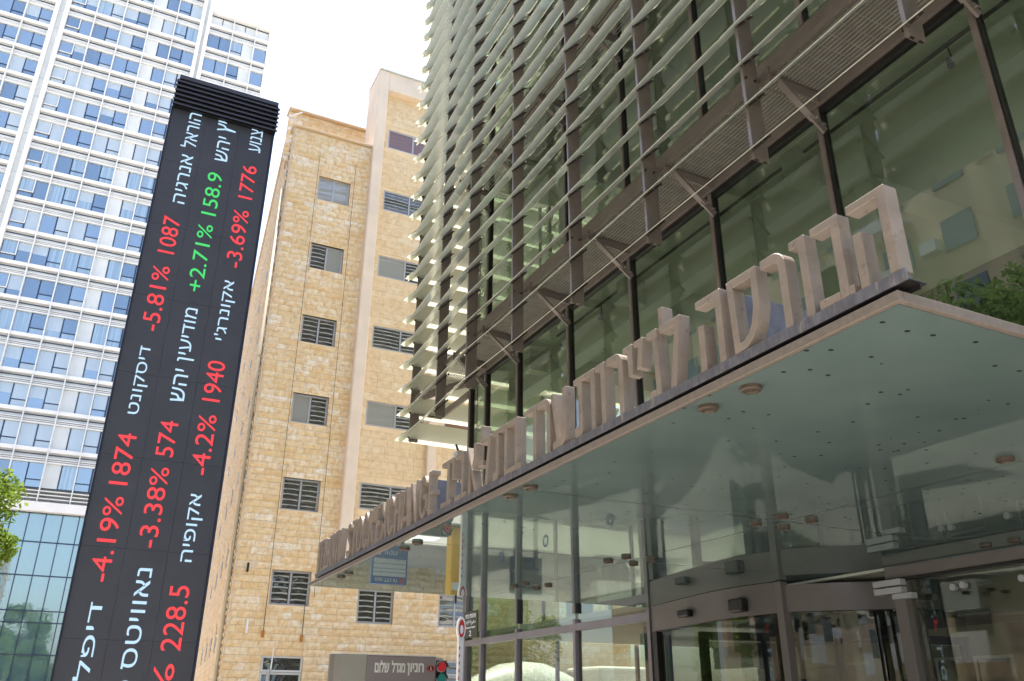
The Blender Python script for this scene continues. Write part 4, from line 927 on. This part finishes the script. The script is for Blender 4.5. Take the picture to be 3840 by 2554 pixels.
for s, u0, u1 in ((heb('חניון'), 4.22, 4.47), (heb('מגדל'), 3.99, 4.19), (heb('שלום'), 3.745, 3.955)):
    dsc = .03 if s == heb('חניון') else 0.0; asc = .025 if s != heb('חניון') else 0
    obj('lettering', textmesh(s, 'lettering', M['white'], .004, (u0, u1, .415-dsc, .550+asc), ps, .035), PS)
def disc(cx_, cz_, rx, rz, y0, y1, n=28): return [(cx_+rx*math.cos(2*math.pi*i/n), y0, cz_+rz*math.sin(2*math.pi*i/n)) for i in range(n)]
MB().prism(disc(4.575, .485, .062, .042, 11.999, 0), (0, -.003, 0)).build('emblem', M['red'], PS)
MB().prism(disc(4.575, .485, .038, .026, 11.9955, 0), (0, -.002, 0)).build('emblem_centre', M['black'], PS)
MB().box(4.570, 4.580, 11.990, 11.993, .468, .505).box(4.562, 4.588, 11.9903, 11.9928, .463, .469).build('emblem_tower', M['white'], PS)

TL = thing('traffic_light', 'small black traffic signal with red lens above green beside the car park sign', 'traffic light', (4.75, 12.1, G))
bevel(MB().box(4.655, 4.845, 12.05, 12.20, .22, .605).build('housing', M['black'], TL), .012)
for z, m_, n_ in ((.510, 'lens_red', 'red_lens'), (.355, 'lens_green', 'green_lens')):
    MB().prism(disc(4.75, z, .075, .075, 12.05, 0), (0, -.03, 0)).build('lens_ring', M['alu'], TL)
    MB().prism(disc(4.75, z, .064, .064, 12.019, 0), (0, -.008, 0)).build(n_, M[m_], TL)
    MB().prism([(4.75+.08*math.cos(t), 12.02, z+.08*math.sin(t)) for t in [math.pi*i/10 for i in range(11)]]+[(4.75+.074*math.cos(t), 12.02, z+.074*math.sin(t)) for t in [math.pi*i/10 for i in range(10, -1, -1)]], (0, -.07, 0)).build('visor', M['black'], TL)
MB().cyl((4.75, 12.15, G), (4.75, 12.15, .22), .04, n=12).build('pole', M['frame_gray'], TL)
MB().box(4.64, 4.78, 12.06, 12.16, .612, .632).build('bracket', M['alu'], TL)

RP = thing('banner_pole', 'white and red advertising fin with a round emblem beside the glass corner', 'sign', (5.87, 14, G))
bevel(MB().box(5.82, 5.92, 13.98, 14.06, G, 1.14).build('fin', M['white'], RP), .01)
MB().prism(disc(5.868, 1.22, .075, .19, 14.05, 0), (0, -.07, 0)).build('head', M['white'], RP)
MB().prism(disc(5.868, 1.22, .055, .145, 13.979, 0), (0, -.004, 0)).build('emblem', M['red'], RP)
MB().prism(disc(5.868, 1.20, .03, .075, 13.974, 0), (0, -.003, 0)).build('emblem_centre', M['white'], RP)
for i, z in enumerate((.92, .80, .68, .56, .44, .32, .20)):
    obj('lettering', textmesh('OBSERV'[i % 6] if False else '•', 'lettering', M['red'], .003, (5.83, 5.85, z-.05, z+.01), lambda u, v, d: (u, 13.979-d, v)), RP)

AN = thing('whip_antenna', 'thin white whip antenna on a grey mast in front of the stone block', 'antenna', (2.3, 12, G))
MB().cyl((2.30, 12, G), (2.30, 12, .42), .028, .028, 10).build('mast', M['alu'], AN)
MB().cyl((2.325, 12, .36), (2.335, 12, .70), .010, .007, 8).build('whip', M['white'], AN)

RB = thing('parking_rates_board', 'blue and white parking rates board seen mirrored in the canopy soffit', 'sign', (6.4, 20, G))
MB().box(6.0, 6.9, 20, 20.1, -.60, .33).build('panel', M['blue'], RB)
MB().box(6.04, 6.86, 19.985, 19.998, -.28, .14).build('rates_panel', M['alu_white'], RB)
for z in (.04, -.05, -.15): MB().box(6.04, 6.86, 19.98, 19.984, z-.006, z+.006).build('rule', M['blue'], RB)
MB().box(6.05, 6.2, 19.985, 19.998, -.56, -.36).build('notice', M['alu_white'], RB)
obj('lettering', textmesh(heb('חניון'), 'lettering', M['white'], .004, (6.3, 6.62, -.52, -.38), lambda u, v, d: (u, 19.996-d, v)), RB)
obj('lettering', textmesh(heb('לא כולל מעמ'), 'lettering', M['white'], .004, (6.1, 6.66, .19, .28), lambda u, v, d: (u, 19.996-d, v)), RB)
MB().prism(disc(6.76, .235, .055, .055, 19.998, 0), (0, -.004, 0)).build('roundel', M['red'], RB)
MB().box(6.1, 6.2, 20.02, 20.09, G, -.6).box(6.7, 6.8, 20.02, 20.09, G, -.6).build('leg', M['frame_gray'], RB)
YP = thing('yellow_pay_station', 'yellow parking pay station reflected in the far end of the canopy soffit', 'pay station', (9.0, 22, G))
bevel(MB().box(8.86, 9.22, 22, 22.4, G, .28).build('body', M['yellow'], YP), .03); MB().box(8.9, 9.18, 21.98, 21.999, -.1, .1).build('panel', M['white'], YP)

# cement mixer in the side street, seen through the lobby glass
CM = thing('cement_mixer_truck', 'white cement mixer truck in the side street behind the lobby glass', 'truck', (12.4, 25.5, G))
prof = [(10.6, .35), (11.2, .62), (12.0, .92), (12.8, 1.0), (13.6, .92), (14.5, .55), (14.8, .4)]
vs = []; fs = []; n = 24
for x, r in prof: vs += [(x, 25.6+r*math.cos(2*math.pi*i/n), .28+.05*(x-12)+r*math.sin(2*math.pi*i/n)) for i in range(n)]
for k in range(len(prof)-1): fs += [(k*n+i, k*n+(i+1) % n, (k+1)*n+(i+1) % n, (k+1)*n+i) for i in range(n)]
fs += [tuple(range(n)), tuple(range((len(prof)-1)*n, len(prof)*n))]
MB().add(vs, fs).build('drum', M['mixer'], CM, True)
bevel(MB().box(15.1, 17.0, 24.5, 26.7, -.9, 1.2).build('cab', M['mixer'], CM), .12, 3)
MB().box(10.5, 17.0, 24.9, 26.3, -.95, -.7).build('chassis', M['black'], CM)
for x in (11.3, 12.5, 16.0):
    for y in (24.6, 26.4): MB().cyl((x, y, G+.5), (x, y+.25, G+.5), .5, .5, 24).build('wheel', M['black'], CM)

# ------------------------------------------------------------ across the road: block and trees that the glass reflects
O = thing('apartment_block', 'cream apartment block across the road seen reflected in the glass front', 'building', (-18, 8, G))
MB().box(-30, -14, -30, 48, G, 24).build('wall', M['opp'], O); MB().box(-28, -16, -20, 14, 24, 26.5).build('penthouse', M['opp_white'], O)
wmesh = MB().box(0, .06, 0, 1.5, 0, 1.5).mesh('window', M['opp_glass']); bmesh_ = MB().box(-.9, 0, -.3, 2.2, -.9, -.75).box(-.9, -.85, -.3, 2.2, -.75, .1).mesh('balcony', M['opp_white']); acm = MB().box(0, .4, 0, .8, 0, .55).mesh('air_conditioner', M['alu_white'])
for fl in range(8):
    for j in range(24):
        y = -28+3.1*j; z = G+1.1+3.1*fl
        obj('window', wmesh, O, (-13.98, y, z))
        if j % 3 == 1: obj('balcony', MB().box(0, .9, -.3, 2.0, -.95, -.8).box(.82, .9, -.3, 2.0, -.8, .1).mesh('balcony', M['opp_white']), O, (-13.99, y, z))
        elif (j+fl) % 3 == 0: obj('air_conditioner', acm, O, (-13.98, y+1.7, z+.2))
def tree(name, label, x, y, zc, rx, rz, nleaf, seed, mat, size=.11, group=None):
    rr = random.Random(seed); t = thing(name, label, 'tree', (x, y, G), group or 'street trees')
    tr = MB(); tr.cyl((x, y, G), (x+.1, y, zc-rz*.5), .17, .11, 10)
    cl_ = []
    for i in range(9):
        a = rr.uniform(0, 6.28); e = rr.uniform(.1, .9); r_ = rr.uniform(.3, .75)
        c = Vector((x+math.cos(a)*rx*r_, y+math.sin(a)*rx*r_, zc+rz*(e-.45)*1.2)); cl_.append((c, rr.uniform(.35, .6)*rx))
        tr.cyl((x+.08, y, zc-rz*.55), tuple(c), .07, .02, 6)
    tr.build('trunk', M['bark'], t, True)
    for i in range(14):
        a = rr.uniform(0, 6.28); b = rr.uniform(-1, 1); c = Vector((x+math.cos(a)*rx*.75*math.sqrt(1-b*b*.8), y+math.sin(a)*rx*.75*math.sqrt(1-b*b*.8), zc+rz*b*.8)); cl_.append((c, rr.uniform(.22, .42)*rx))
    lf = MB()
    for i in range(nleaf):
        c, r_ = cl_[rr.randrange(len(cl_))]
        d = Vector((rr.gauss(0, 1), rr.gauss(0, 1), rr.gauss(0, 1))).normalized()*r_*rr.uniform(.35, 1)**.6; p = c+d
        a = Vector((rr.gauss(0, 1), rr.gauss(0, 1), rr.gauss(0, .6))).normalized(); b = a.orthogonal().normalized(); s = size*rr.uniform(.6, 1.3)
        lf.add([p-a*s, p+b*s*.45, p+a*s, p-b*s*.45], [(0, 1, 2, 3)])
    me = bpy.data.meshes.new('crown'); me.from_pydata(lf.v, [], lf.f); me.materials.append(M[mat]); cr = obj('crown', me, t); return t
tree('street_tree', 'bright leafy street tree at the lower left beside the tower podium', -3.15, 20.3, 2.6, 1.75, 2.1, 15000, 3, 'leaf', .075)
tree('street_tree', 'leafy street tree across the road nearest the apartment block corner', -7.2, 15.2, 8.6, 3.6, 4.6, 16000, 4, 'leaf2', .13)
tree('street_tree', 'leafy street tree across the road opposite the revolving door', -5.8, 22, 4.6, 2.6, 3.0, 9000, 5, 'leaf2', .12)
tree('street_tree', 'leafy street tree across the road behind the camera side', -6.5, 1.5, 4.6, 2.8, 2.8, 8000, 6, 'leaf2', .12)
tree('street_tree', 'leafy street tree in the open place by the tower podium', -9, 52, 3.5, 3.4, 4.0, 8000, 8, 'leaf2', .16)
bpy.context.view_layer.update()
